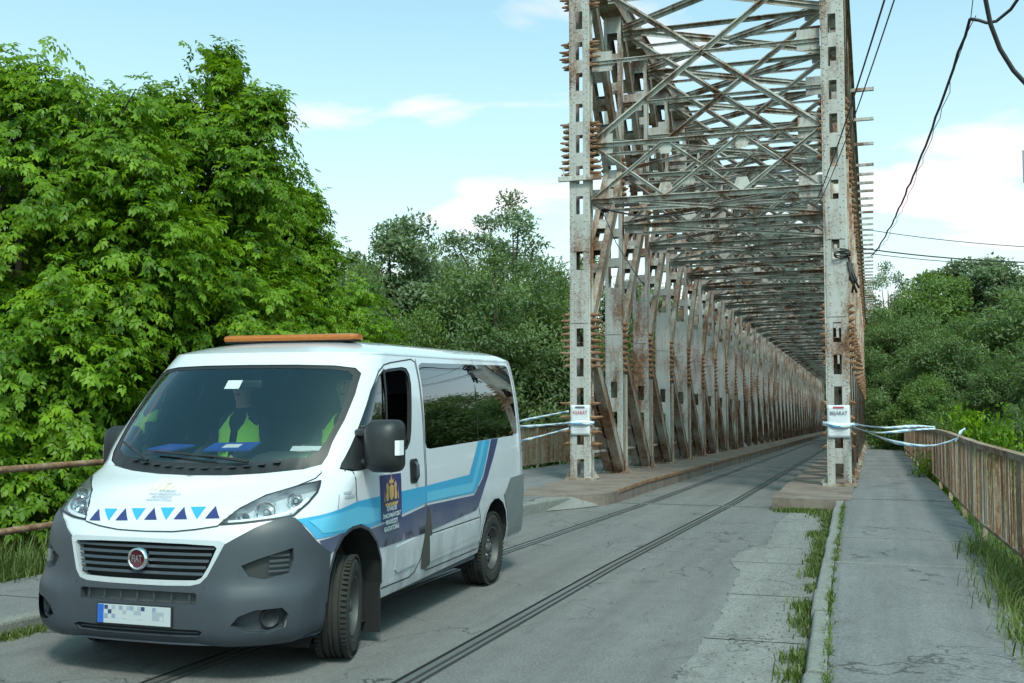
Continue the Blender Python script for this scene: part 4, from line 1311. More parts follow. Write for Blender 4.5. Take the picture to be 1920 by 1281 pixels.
def SP(s, z):
    """surface point; |s|<2 round the nose, beyond along the side; sign = side"""
    sg_ = 1 if s >= 0 else -1; s = abs(s)
    xc, w, a, n = secc(z)
    if s <= 2:
        lo, hi = 0.0, 1.0
        for _ in range(26):
            q = (lo + hi) / 2
            if q + 1 - math.sqrt(max(1 - q**n, 0)) < s: lo = q
            else: hi = q
        q = (lo + hi) / 2
        return Vector((xc - a + a * math.sqrt(max(1 - q**n, 0)), sg_ * w * q, z))
    x = xc - a - (s - 2); r = .10; e = x - (XRR + r); y = w
    if e < 0: y = w - r + math.sqrt(max(r * r - e * e, 0))
    return Vector((x, sg_ * y, z))
def S_y(y, z):
    xc, w, a, n = secc(z); q = min(abs(y) / w, 1)
    return math.copysign(q + 1 - math.sqrt(max(1 - q**n, 0)), y)
def S_x(x, z):
    xc, w, a, n = secc(z)
    if x <= xc - a: return 2 + (xc - a - x)
    c = min((x - xc + a) / a, 1); q = max(1 - c * c, 0)**(1 / n)
    return q + 1 - c
def SN(s, z):
    e = .004
    du = SP(s + e, z) - SP(s - e, z); dv = SP(s, min(z + e, 2.06)) - SP(s, z - e)
    n = du.cross(dv)
    n.normalize()
    if n.dot(Vector((1, 0, .2)) if abs(s) < 1 else Vector((.2, math.copysign(1, s), 0.1))) < 0: n = -n
    return n
def rk(p): return (p[0], p[1], p[2] - (p[0] + .948) * RK)
def on(s, z, off=0.0):
    p = SP(s, z)
    if off: p = p + SN(s, z) * off
    return rk(p)
def dens(poly, step):
    out = []
    for a, b in zip(poly, poly[1:] + poly[:1]):
        L = math.hypot(b[0] - a[0], b[1] - a[1]); n = max(1, int(math.ceil(L / step)))
        out += [(a[0] + (b[0] - a[0]) * i / n, a[1] + (b[1] - a[1]) * i / n) for i in range(n)]
    return out
def front(poly, step=.04): return [(S_y(y, z), z) for y, z in dens(poly, step)]
def side(poly, step=.05, sgn=1): return [(sgn * S_x(x, z), z) for x, z in dens(poly, step)]
def mir(poly): return [(-s, z) for s, z in poly]
def inside(p, poly):
    x, y = p; c = False; n = len(poly); j = n - 1
    for i in range(n):
        xi, yi = poly[i]; xj, yj = poly[j]
        if (yi > y) != (yj > y) and x < (xj - xi) * (y - yi) / (yj - yi) + xi: c = not c
        j = i
    return c
def patch(mb, outer, holes=(), step=.05, off=0.0, m=0, mapf=None):
    pts = [Vector(p) for p in outer]; edges = [(i, (i + 1) % len(outer)) for i in range(len(outer))]
    for h in holes:
        b = len(pts); pts += [Vector(p) for p in h]; edges += [(b + i, b + (i + 1) % len(h)) for i in range(len(h))]
    s0, s1 = min(p[0] for p in outer), max(p[0] for p in outer); z0, z1 = min(p[1] for p in outer), max(p[1] for p in outer)
    nb = np.array([(p.x, p.y) for p in pts])
    ns, nz = max(1, int((s1 - s0) / step)), max(1, int((z1 - z0) / step))
    for i in range(1, ns):
        for j in range(1, nz):
            p = (s0 + (s1 - s0) * i / ns, z0 + (z1 - z0) * j / nz)
            if inside(p, outer) and not any(inside(p, h) for h in holes) and np.min((nb[:, 0] - p[0])**2 + (nb[:, 1] - p[1])**2) > (step * .45)**2:
                pts.append(Vector(p))
    v, e, f, *_ = delaunay_2d_cdt(pts, edges, [], 0, 1e-6)
    keep = []
    for t in f:
        c = sum((v[i] for i in t), Vector((0, 0))) / len(t)
        if inside(c, outer) and not any(inside(c, h) for h in holes): keep.append(tuple(t))
    mp = mapf or on
    vs = [mp(p.x, p.y, off) for p in v]
    # make triangles face outwards
    fs = []
    for t in keep:
        a, b, c = (v[i] for i in t)
        fs.append(t if (b - a).cross(c - a) > 0 else t[::-1])
    mb.add(vs, fs, m)
    return mb
def pane(name, poly, step, off, mat, parent):
    """a patch whose shading follows the true skin, so that mirror images stay clean"""
    dom = []
    def mp(s, z, o):
        dom.append((s, z)); return on(s, z, o)
    mb = MB(); patch(mb, poly, (), step, off, 0, mp)
    o = mb.build(name, mat, parent, smooth=True)
    o.data.normals_split_custom_set_from_vertices([tuple(SN(s, z)) for s, z in dom])
    return o
def wall(mb, poly, o0, o1, m=0):
    n = len(poly)
    vs = [on(s, z, o0) for s, z in poly] + [on(s, z, o1) for s, z in poly]
    mb.add(vs, [(i, (i + 1) % n, n + (i + 1) % n, n + i) for i in range(n)], m)
def line(mb, pts, w, off, m=0):
    """thin strip following a polyline of (s,z) on the skin"""
    for (a, b), (c, d) in zip(pts, pts[1:]):
        A, B = Vector(on(a, b, off)), Vector(on(c, d, off)); n = SN(a, b)
        t = (B - A)
        if t.length < 1e-5: continue
        r = t.normalized().cross(n) * w / 2; t = t.normalized() * w * .3
        mb.add([A - r - t, A + r - t, B + r + t, B - r + t], [(0, 1, 2, 3)], m)
def openp(poly, step, kind, sgn=1):
    out = []
    for a, b in zip(poly, poly[1:]):
        L = math.hypot(b[0] - a[0], b[1] - a[1]); n = max(1, int(math.ceil(L / step)))
        out += [(a[0] + (b[0] - a[0]) * i / n, a[1] + (b[1] - a[1]) * i / n) for i in range(n)]
    out.append(poly[-1])
    return [(S_y(p[0] * sgn, p[1]), p[1]) if kind == 'f' else (sgn * S_x(p[0], p[1]), p[1]) for p in out]
def shrink(poly, d):
    cx = sum(p[0] for p in poly) / len(poly); cy = sum(p[1] for p in poly) / len(poly)
    out = []
    n = len(poly)
    for i in range(n):
        a, b, c = poly[i - 1], poly[i], poly[(i + 1) % n]
        tx, ty = c[0] - a[0], c[1] - a[1]; L = math.hypot(tx, ty) or 1
        nx_, ny_ = -ty / L, tx / L
        if nx_ * (cx - b[0]) + ny_ * (cy - b[1]) < 0: nx_, ny_ = -nx_, -ny_
        out.append((b[0] + nx_ * d, b[1] + ny_ * d))
    return out

# materials
def carpaint(name, col, dirt=.6, coat=.6, rough=.32):
    m = N(name)
    o_ = m.obj(); z = m.sep(o_)[2]
    low = m.ramp(z, [(.28, 1.0), (.62, .62), (.9, .16), (1.2, .05), (1.7, .0)])
    spat = m.noise(m.scale(o_, (1, 1, .6)), 5, 6, .65)
    f = m.math('MULTIPLY', m.math('MULTIPLY', low, dirt), m.ramp(spat, [(.3, .25), (.7, 1.0)]))
    g = m.math('ADD', f, m.math('MULTIPLY', m.ramp(m.noise(o_, 1.5, 5), [(.4, 0.0), (.8, .10)]), dirt), clamp=True)
    c = m.mix(g, col, (.2, .19, .175))
    return m.done(m.bsdf(c, m.mix(g, (rough,) * 3, (.7,) * 3), 0, .5, Coat_Weight=1.0 if coat > .5 else coat, Coat_Roughness=.03))
M['white'] = carpaint('white_van_paint', (.585, .6, .665), .95)
M['shaded_white'] = carpaint('shaded_white_van_paint', (.4, .43, .47))  # white grille surround, shade of its down-turned face put into the colour
M['navy'] = carpaint('navy_film', (.03, .042, .125), 1.0, .2)
M['cyan'] = carpaint('cyan_film', (.035, .3, .53), .4, .3)
M['cyan2'] = carpaint('pale_cyan_film', (.09, .4, .6), .4, .3)
M['badge_navy'] = carpaint('badge_navy_film', (.028, .032, .13), .1, .2)
M['gold'] = plain('gold_print', (.55, .33, .12), .5, var=.3, scale=60)
M['white_print'] = plain('white_print', (.7, .71, .74), .5, var=.02)
M['grey_print'] = plain('grey_print', (.36, .38, .42), .5, var=.02)
m = N('grey_bumper_plastic')
M['bumper'] = m.done(m.bsdf(m.mix(m.noise(m.obj(), 3.5, 6, .65), (.027, .034, .044), (.05, .058, .072)), .45, 0, .4, m.bump(m.noise(m.obj(), 300, 2), .12, .002)))
M['black'] = plain('black_plastic', (.014, .015, .017), .5, var=.2)
M['rubber'] = None
m = N('tyre_rubber')
M['rubber'] = m.done(m.bsdf(m.mix(m.noise(m.obj(), 9, 5), (.014, .014, .014), (.045, .043, .04)), .85, 0, .25))
M['rim'] = plain('dusty_steel_rim', (.085, .085, .085), .55, .4, var=.35, scale=18)
M['chrome'] = plain('chrome', (.72, .73, .75), .16, 1.0, var=.05)
M['silver'] = plain('satin_silver', (.55, .56, .58), .35, .7, var=.05)
M['lampback'] = plain('headlamp_bowl', (.72, .75, .8), .25, .25, var=.3, scale=25)
M['under'] = plain('underbody_black', (.01, .01, .01), .9, var=.2)
M['interior'] = plain('grey_interior', (.07, .072, .078), .8, var=.2)
M['dash'] = plain('dashboard_black', (.02, .021, .024), .7, var=.2)
M['seat'] = plain('dark_seat_cloth', (.025, .027, .032), .9, var=.3)
M['amber'] = plain('amber_plastic', (.44, .14, .025), .3, var=.5, scale=40)
M['emblem_red'] = plain('emblem_red', (.07, .008, .018), .25, var=.05)
M['blue_folder'] = plain('blue_folder', (.02, .07, .34), .45, var=.1)
def glassmat(name, tint, refl=1.0, ior=1.5, mul=1.0):
    m = N(name)
    tr = m.n('ShaderNodeBsdfTransparent'); tr.inputs[0].default_value = tuple(tint) + (1,)
    gl = m.n('ShaderNodeBsdfGlossy'); gl.inputs['Roughness'].default_value = .015; gl.inputs[0].default_value = (.95, .98, 1, 1)
    fr = m.n('ShaderNodeFresnel'); fr.inputs[0].default_value = ior
    mx = m.n('ShaderNodeMixShader'); m.put(mx.inputs[0], m.math('MULTIPLY', fr.outputs[0], mul, True))
    m.nt.links.new(tr.outputs[0], mx.inputs[1]); m.nt.links.new(gl.outputs[0], mx.inputs[2])
    return m.done(mx.outputs[0])
M['glass'] = glassmat('clear_glass', (.82, .89, .88), ior=1.52, mul=1.9)
M['dark_glass'] = glassmat('privacy_glass', (.03, .036, .038), ior=1.55, mul=1.7)
M['lens'] = glassmat('headlamp_lens', (.9, .93, .95), ior=1.45)

VX, VY, VA = -4.284, 5.45, .031
van = empty('van', (VX, VY, 0), VA - pi / 2)
tag(van, 'white minibus van with cyan and navy stripes parked on the road', 'van')

# outlines ---------------------------------------------------------
def sym(half):   # half outline from top centre to bottom centre, y>=0
    return half + [(-y, z) for y, z in half[::-1] if y > 1e-6]
ws_out = front(sym([(y * 1.055, z) for y, z in [(0, 1.968), (.35, 1.966), (.62, 1.958), (.75, 1.94), (.795, 1.90), (.815, 1.75), (.82, 1.58), (.805, 1.43), (.805, 1.345), (.785, 1.288), (.70, 1.262), (.5, 1.238), (.25, 1.224), (0, 1.22)]]))
ws_gl = front(sym([(y * 1.055, z) for y, z in [(0, 1.945), (.35, 1.943), (.60, 1.935), (.72, 1.918), (.758, 1.885), (.778, 1.75), (.783, 1.58), (.768, 1.45), (.745, 1.375), (.68, 1.335), (.45, 1.312), (.22, 1.297), (0, 1.293)]]))
fw_raw = [(-.93, 1.255), (-1.02, 1.36), (-1.19, 1.535), (-1.41, 1.755), (-1.555, 1.885), (-1.62, 1.922), (-1.72, 1.938), (-1.98, 1.955), (-2.06, 1.945), (-2.095, 1.90), (-2.085, 1.82), (-2.02, 1.62), (-1.965, 1.46), (-1.925, 1.385), (-1.86, 1.335), (-1.75, 1.31), (-1.45, 1.272), (-1.16, 1.238), (-1.0, 1.235)]
rw_raw = [(-2.335, 1.975), (-2.41, 1.995), (-4.66, 2.012), (-4.735, 2.0), (-4.755, 1.95), (-4.735, 1.36), (-4.71, 1.318), (-4.65, 1.308), (-2.32, 1.306), (-2.25, 1.318), (-2.235, 1.36), (-2.32, 1.93)]
fa_raw = [(-.545, .15), (-.53, .45), (-.55, .62), (-.62, .755), (-.73, .835), (-.86, .868), (-.99, .868), (-1.13, .825), (-1.26, .725), (-1.345, .58), (-1.375, .42), (-1.38, .15)]
ra_raw = [(-3.545, .15), (-3.55, .40), (-3.60, .53), (-3.68, .645), (-3.79, .725), (-3.92, .757), (-4.05, .75), (-4.19, .695), (-4.29, .60), (-4.35, .46), (-4.36, .15)]
def fwd(pts): return [(x + .065 * max(0, min(1, (x + 1.75) / .3)), z) for x, z in pts]
fw_raw = fwd(fw_raw)
grille = front(sym([(0, .853), (.3, .85), (.49, .842), (.508, .828), (.47, .72), (.435, .655), (.40, .64), (.2, .636), (0, .635)]))
surr = front(sym([(0, .878), (.3, .876), (.52, .872), (.552, .855), (.508, .755), (.468, .665), (.428, .622), (.37, .608), (.2, .604), (0, .603)]))
hl_raw3 = [(-.133, .488, .964), (-.19, .52, 1.012), (-.248, .557, 1.047), (-.32, .60, 1.085), (-.4, .655, 1.117), (-.48, .72, 1.144), (-.57, .788, 1.164), (-.64, .84, 1.178), (-.706, .885, 1.189), (-.665, .90, 1.16), (-.60, .91, 1.125), (-.50, .90, 1.07), (-.42, .88, 1.03), (-.365, .864, 1.003), (-.31, .81, .992), (-.252, .742, .985), (-.19, .62, .972)]
hl = [(S_y(y, z), z) for x, y, z in hl_raw3]
hl = dens(hl, .05)
bump_half = [(0, .606), (.2, .607), (.37, .611), (.425, .624), (.466, .667), (.506, .757), (.552, .852)]
bump_half2 = [(.704, .944), (.78, .975), (.845, .992)]
bump_side = [(-.36, .985), (-.385, .92), (-.437, .845), (-.50, .79), (-.56, .755), (-.535, .62), (-.515, .45), (-.525, .265)]
bt = openp(bump_half + bump_half2, .04, 'f') + openp(bump_side, .04, 's')
b_bot = [(s, .26) for s in np.linspace(S_x(-.525, .265), 0, 30)[1:]]
bump = bt + b_bot[:-1] + mir((bt + b_bot[:-1])[::-1])[:-1]
fog = front([(.62, .385), (.66, .435), (.74, .468), (.86, .472), (.885, .43), (.87, .36), (.80, .335), (.70, .345)])
slot = front([(.655, .725), (.74, .762), (.895, .815), (.90, .74), (.885, .665), (.78, .64), (.70, .66)])
intake = front(sym([(0, .572), (.40, .568), (.415, .555), (.41, .50), (0, .497)]))
lowslot = front(sym([(0, .352), (.42, .352), (.455, .342), (.42, .31), (0, .307)]))
def srr(z): xc, w, a, n = secc(z); return 2 + xc - a - XRR
zz_ = [.30 + (ZT - .30) * i / 40 for i in range(41)]
bo = [(srr(z), z) for z in zz_] + [(s, ZT) for s in np.linspace(srr(ZT), -srr(ZT), 120)[1:-1]] + [(-srr(z), z) for z in zz_[::-1]] + [(s, .30) for s in np.linspace(-srr(.3), srr(.3), 120)[1:-1]]
fw, rw, fa, ra = side(fw_raw), side(rw_raw), side(fa_raw), side(ra_raw)
bump_hole = shrink(bump, .012)
holes = [ws_out, fw, mir(fw), rw, mir(rw), fa, mir(fa), ra, mir(ra), grille, hl, mir(hl), fog, mir(fog), slot, mir(slot), intake, lowslot]
mb = MB()
patch(mb, bo, holes, .055)
# rear panel
rows = [[Vector(on(srr(z), z)), Vector(on(-srr(z), z))] for z in zz_]
for a, b in zip(rows, rows[1:]):
    mb.add([a[0], a[1], b[1], b[0]], [(0, 1, 2, 3)])
# roof
def roofpt(c, k):
    x, y = c; sx = min(max(x, -4.45), -2.35); fr_ = max(0, min(1, (x + 2.35) / .9)); p = 4.2 - 1.6 * fr_
    return rk((x + (sx - x) * k, y * (1 - k), ZT + .115 * (1 - (1 - k)**p)))
ol = [tuple(SP(s, ZT))[:2] for s in np.linspace(-srr(ZT), srr(ZT), 121)]
yr = ol[-1][1]
ol += [(XRR, yr - 2 * yr * i / 16) for i in range(1, 16)]
ks = [0, .03, .07, .12, .19, .28, .4, .55, .75, 1.0]
n = len(ol); base = len(mb.v)
mb.add([roofpt(c, k) for k in ks for c in ol], [(i * n + j, i * n + (j + 1) % n, (i + 1) * n + (j + 1) % n, (i + 1) * n + j) for i in range(len(ks) - 1) for j in range(n)])
body = mb.build('body', M['white'], van, smooth=True)
bb = bmesh.new(); bb.from_mesh(body.data); bmesh.ops.remove_doubles(bb, verts=bb.verts, dist=.0006); bmesh.ops.dissolve_degenerate(bb, edges=bb.edges, dist=.0004); bb.to_mesh(body.data); bb.free()
# inner lining
mb = MB(); patch(mb, bo, [ws_out, fw, mir(fw), rw, mir(rw), fa, mir(fa), ra, mir(ra), grille, hl, mir(hl)], .11, -.035)
mb.add([(p[0], p[1], p[2] - .04) for p in [roofpt(c, k) for k in (0, .2, .6, 1) for c in ol]], [(i * n + j, i * n + (j + 1) % n, (i + 1) * n + (j + 1) % n, (i + 1) * n + j) for i in range(3) for j in range(n)])
mb.build('interior_lining', M['interior'], van, smooth=True)
mb = MB(); mb.box((-2.75, 0, .42), (4.1, 1.5, .12)); mb.box((-.95, 0, .55), (1.0, 1.35, .5)); mb.box((-2.45, 0, .33), (1.9, 1.86, .06))
for sx in (-.948, -3.948):
    mb.box((sx, .0, .62), (.9, 1.5, .5))
mb.build('underbody', M['under'], van)
# wheel housings
for sgn in (1, -1):
    for rawp in (fa_raw, ra_raw):
        mb = MB(); A = side(rawp, .06, sgn); vs = [Vector(on(s, z, -.003)) for s, z in A]
        vs2 = [Vector((v.x, sgn * .62, v.z)) for v in vs]; n_ = len(vs)
        mb.add(vs + vs2, [(i, i + 1, n_ + i + 1, n_ + i) for i in range(n_ - 1)] + [tuple(range(n_, 2 * n_))]); mb.build('wheel_housing', M['under'], van)

# bonnet, bumper, grille -------------------------------------------
hood_e = [(.0, .918), (.2, .922), (.35, .938), (.478, .957)]
hood_h = [(-.133, .486, .968), (-.248, .553, 1.052), (-.4, .65, 1.121), (-.57, .783, 1.168), (-.68, .845, 1.205), (-.74, .85, 1.235), (-.74, .83, 1.258)]
hood_side = [(S_y(y, z), z) for x, y, z in hood_h]
hood_top = openp([(.74, 1.256), (.5, 1.232), (.25, 1.218), (0, 1.214)], .05, 'f')
hoodp = openp(hood_e, .05, 'f') + dens(hood_side, .05)[:len(dens(hood_side, .05)) - max(1, int(math.ceil(math.hypot(hood_side[0][0] - hood_side[-1][0], hood_side[0][1] - hood_side[-1][1]) / .05)))] + hood_top
hoodp_full = hoodp[:-1] + [(0, 1.21)] + mir(hoodp[1:-1][::-1])
pane('bonnet', hoodp_full, .05, .006, M['white'], van)
mb = MB()
for q in (1, -1):
    line(mb, [(s * q, z) for s, z in hoodp], .012, .003)
mb.build('bonnet_gap', M['black'], van)
def bulge(s, z, o):
    # lower half stands proud of the wings, with a soft ledge between
    k = 1 / (1 + math.exp((z - .575) / .018)); side_ = max(0, min(1, (abs(s) - .45) / .25)); chin = max(0, (.31 - z) / .05)
    fade = max(0, min(1, (1.75 - abs(s)) / .3)) if abs(s) < 1.75 else 0
    return on(s, z, o + .03 * k * side_ * fade - .02 * chin)
mb = MB(); patch(mb, bump, [fog, mir(fog), slot, mir(slot), intake, lowslot], .035, .014, 0, bulge)
wall(mb, bump, .014, -.03)
bo_ = mb.build('bumper', M['bumper'], van, smooth=True)
es = bo_.modifiers.new('e', 'EDGE_SPLIT'); es.split_angle = math.radians(40)
for pl, dp, nm, ribs in ((fog, -.03, 'fog_lamp_recess', 0), (mir(fog), -.03, 'fog_lamp_recess', 0), (slot, -.028, 'bumper_vent', 5), (mir(slot), -.028, 'bumper_vent', 5), (intake, -.05, 'lower_intake', 0), (lowslot, -.03, 'bumper_slot', 0)):
    mb = MB(); wall(mb, pl, .014, dp, 1); patch(mb, pl, (), .06, dp, 0)
    oo = mb.build(nm, [M['black'] if nm != 'fog_lamp_recess' else M['bumper'], M['bumper']], van)
    if ribs:
        sg_ = 1 if pl[0][0] > 0 else -1
        for k in range(4):
            z = .685 + k * .03
            r_ = MB(); line(r_, [(S_y(sg_ * y, z), z) for y in (.80, .83, .86, .885)], .014, -.008); r_.build('vent_rib', M['bumper'], oo)
    if nm == 'fog_lamp_recess':
        sg_ = 1 if pl[0][0] > 0 else -1
        p = Vector(on(S_y(sg_ * .815, .405), .405, -.022)); nn_ = SN(S_y(sg_ * .815, .405), .405)
        r_ = MB(); R_ = nn_.to_track_quat('Y', 'Z').to_matrix()
        prof = [(.0, .012), (.04, .008), (.05, .02), (.056, .02), (.058, 0)]
        r_.lathe(prof, 20); r_.v = [tuple(R_ @ Vector(v) + p) for v in r_.v]; r_.build('fog_lamp', M['black'], oo, smooth=True)
    if nm == 'lower_intake':
        for k in range(7):
            y = -.36 + .12 * k; r_ = MB(); line(r_, [(S_y(y, .50), .50), (S_y(y, .535), .535), (S_y(y, .57), .57)], .012, -.004); r_.build('intake_divider', M['bumper'], oo)
    if nm == 'bumper_slot':
        for z in (.33,):
            r_ = MB(); line(r_, [(S_y(y, z), z) for y in np.linspace(-.42, .42, 13)], .008, -.002); r_.build('slot_rib', M['bumper'], oo)
for q in (1, -1):
    mb = MB(); line(mb, [(S_y(q * y, z), z) for y, z in ((.455, .60), (.452, .5), (.45, .40), (.455, .36))], .006, .0165); mb.build('bumper_gap', M['black'], van)
mb = MB(); patch(mb, surr, [grille], .04, .016); wall(mb, surr, .016, -.01); wall(mb, grille, .016, -.045)
mb.build('grille_surround', M['shaded_white'], van, smooth=True).modifiers.new('e', 'EDGE_SPLIT').split_angle = math.radians(40)
gr = MB(); patch(gr, grille, (), .06, -.05); gr = gr.build('grille', M['under'], van)
for k in range(5):
    z = .668 + k * .038; yl = .425 + (z - .64) * .36
    mb = MB()
    ys_ = np.linspace(-yl, yl, 17)
    a = [on(S_y(y, z), z + .000, .004) for y in ys_]; b = [on(S_y(y, z + .017), z + .017, -.006) for y in ys_]; c = [on(S_y(y, z), z - .0, -.035) for y in ys_]
    n_ = len(ys_)
    mb.add(a + b + c, [(i, i + 1, n_ + i + 1, n_ + i) for i in range(n_ - 1)] + [(2 * n_ + i, 2 * n_ + i + 1, i + 1, i) for i in range(n_ - 1)])
    mb.build('grille_slat', M['bumper'], gr, smooth=False)
em = empty('emblem', rk((.0, 0, .757)), 0, van)
mb = MB(); mb.lathe([(.0, .006), (.05, .004), (.052, .006)], 28, axis='x'); mb.build('emblem_field', M['emblem_red'], em, smooth=True)
mb = MB(); mb.lathe([(.052, -.03), (.052, .006), (.058, .013), (.066, .009), (.069, -.03)], 28, axis='x'); mb.build('emblem_ring', M['chrome'], em, smooth=True)
vs, fs = text_mesh('FIAT', .052, bold=.001)
mb = MB(); mb.add([(.0085, x * .72, z * 1.15) for x, z, _ in vs], fs); mb.build('emblem_letters', M['chrome'], em)
# number plate: the photograph shows it blurred to blocks
m = N('blurred_number_plate'); ob = m.sep(m.obj()); 
cc = m.n('ShaderNodeCombineXYZ'); m.put(cc.inputs[0], m.math('FLOOR', m.math('MULTIPLY', ob[1], 38))); m.put(cc.inputs[1], m.math('FLOOR', m.math('MULTIPLY', ob[2], 38)))
wnz = m.n('ShaderNodeTexWhiteNoise'); m.put(wnz.inputs['Vector'], cc.outputs[0])
inner = m.math('MULTIPLY', m.math('LESS_THAN', m.math('ABSOLUTE', ob[1]), .215), m.math('LESS_THAN', m.math('ABSOLUTE', m.math('ADD', ob[2], -.012)), .04))
dk = m.ramp(wnz.outputs[0], [(.0, (.4, .42, .45)), (.45, (.28, .31, .36)), (.72, (.2, .24, .34)), (.86, (.035, .045, .13))])
dk_n = dk.node; dk_n.color_ramp.interpolation = 'CONSTANT'
M['plate'] = m.done(m.bsdf(m.mix(inner, (.4, .42, .45), dk), .4))
M['plate_blue'] = plain('plate_blue', (.02, .1, .42), .4, var=.05)
npl = empty('number_plate', rk((.024, 0, .422)), 0, van)
mb = MB(); mb.box((0, 0, 0), (.008, .52, .114)); mb.build('plate_field', M['plate'], npl, bevel=.002)
mb = MB(); mb.box((.002, -.237, .0), (.006, .044, .112)); mb.build('country_band', M['plate_blue'], npl)
mb = MB(); mb.box((-.006, 0, 0), (.012, .54, .13)); mb.build('plate_holder', M['black'], npl, bevel=.003)

# headlamps ----------------------------------------------------------
for sgn in (1, -1):
    H_ = hl if sgn > 0 else mir(hl)
    h0 = MB(); wall(h0, H_, .0, -.07, 0); patch(h0, H_, (), .05, -.07, 1)
    ho = h0.build('headlamp', [M['silver'], M['lampback']], van, smooth=False)
    pane('lens', H_, .05, .004, M['lens'], ho)
    # running light strip along the lower edge and two reflectors
    for nm, y, z, r in (('reflector', .70, 1.055, .062), ('reflector', .60, 1.015, .042), ('indicator', .82, 1.115, .048)):
        p = Vector(on(S_y(sgn * y, z), z, -.045)); R_ = Vector((.92, sgn * .3, .15)).to_track_quat('Y', 'Z').to_matrix()
        r_ = MB(); r_.lathe([(.001, -.02), (r * .35, -.016), (r * .8, .0), (r, .028), (r * 1.06, .028)], 22)
        r_.v = [tuple(R_ @ Vector(v) + p) for v in r_.v]; ro = r_.build(nm, M['chrome'], ho, smooth=True)
        r_ = MB(); r_.lathe([(.0005, .014), (r * .22, .008), (r * .3, -.01)], 14); r_.v = [tuple(R_ @ Vector(v) + p) for v in r_.v]; r_.build('bulb', M['silver'], ro, smooth=True)
    mb = MB(); line(mb, [(sgn * abs(S_y(y, z)), z) for y, z in ((.53, .985), (.60, .99), (.68, .998), (.76, 1.01), (.83, 1.03), (.87, 1.06), (.885, 1.10))], .022, -.012); mb.build('running_light', M['white_print'], ho)
    mb = MB(); line(mb, H_ + H_[:1], .014, .0055); mb.build('lamp_outline', M['black'], ho)
    for k_, (ya, za, yb, zb) in enumerate(((.57, 1.03, .60, 1.0), (.63, 1.075, .665, 1.01), (.70, 1.12, .755, 1.03), (.77, 1.145, .83, 1.055))):
        mb = MB(); line(mb, [(sgn * abs(S_y(ya, za)), za), (sgn * abs(S_y((ya + yb) / 2, (za + zb) / 2)), (za + zb) / 2), (sgn * abs(S_y(yb, zb)), zb)], .012, -.03); mb.build('lamp_divider', M['silver'], ho)

# windscreen, wipers -------------------------------------------------
mb = MB(); patch(mb, ws_out, [ws_gl], .05, -.004); wall(mb, ws_out, .002, -.03); mb.build('windscreen_surround', M['black'], van, smooth=True)
wsc = pane('windscreen', ws_gl, .07, -.006, M['glass'], van)
mb = MB(); patch(mb, front([(-.12, 1.80), (.0, 1.80), (.0, 1.862), (-.12, 1.862)]), (), .05, -.009); mb.build('sticker', M['white_print'], wsc)
for pv_, tip in (((-.42, 1.285), (-.70, 1.395)), ((-.05, 1.275), (.02, 1.335)), ((.36, 1.29), (-.28, 1.345))):
    if pv_[0] == -.05: continue
    A = Vector(on(S_y(pv_[0], pv_[1]), pv_[1], .03)); B = Vector(on(S_y(tip[0], tip[1]), tip[1], .022))
    mb = MB(); mb.tube([A, A.lerp(B, .4) + Vector((.015, 0, .012)), A.lerp(B, .75)], [.012, .009, .006], 6)
    wp = mb.build('wiper', M['black'], van)
    mb = MB(); mb.tube([A.lerp(B, .42), A.lerp(B, .75) + Vector((.004, 0, .004)), B + (B - A) * .18], .007, 6); mb.build('wiper_blade', M['black'], wp)
mb = MB()
for y in np.linspace(-.55, .55, 12):
    mb.box(on(S_y(y, 1.262 + .05 * (y / .6)**2), 1.262 + .05 * (y / .6)**2, .002), (.05, .05, .006))
tag(mb.build('cowl_vents', M['bumper'], van), kind='stuff')

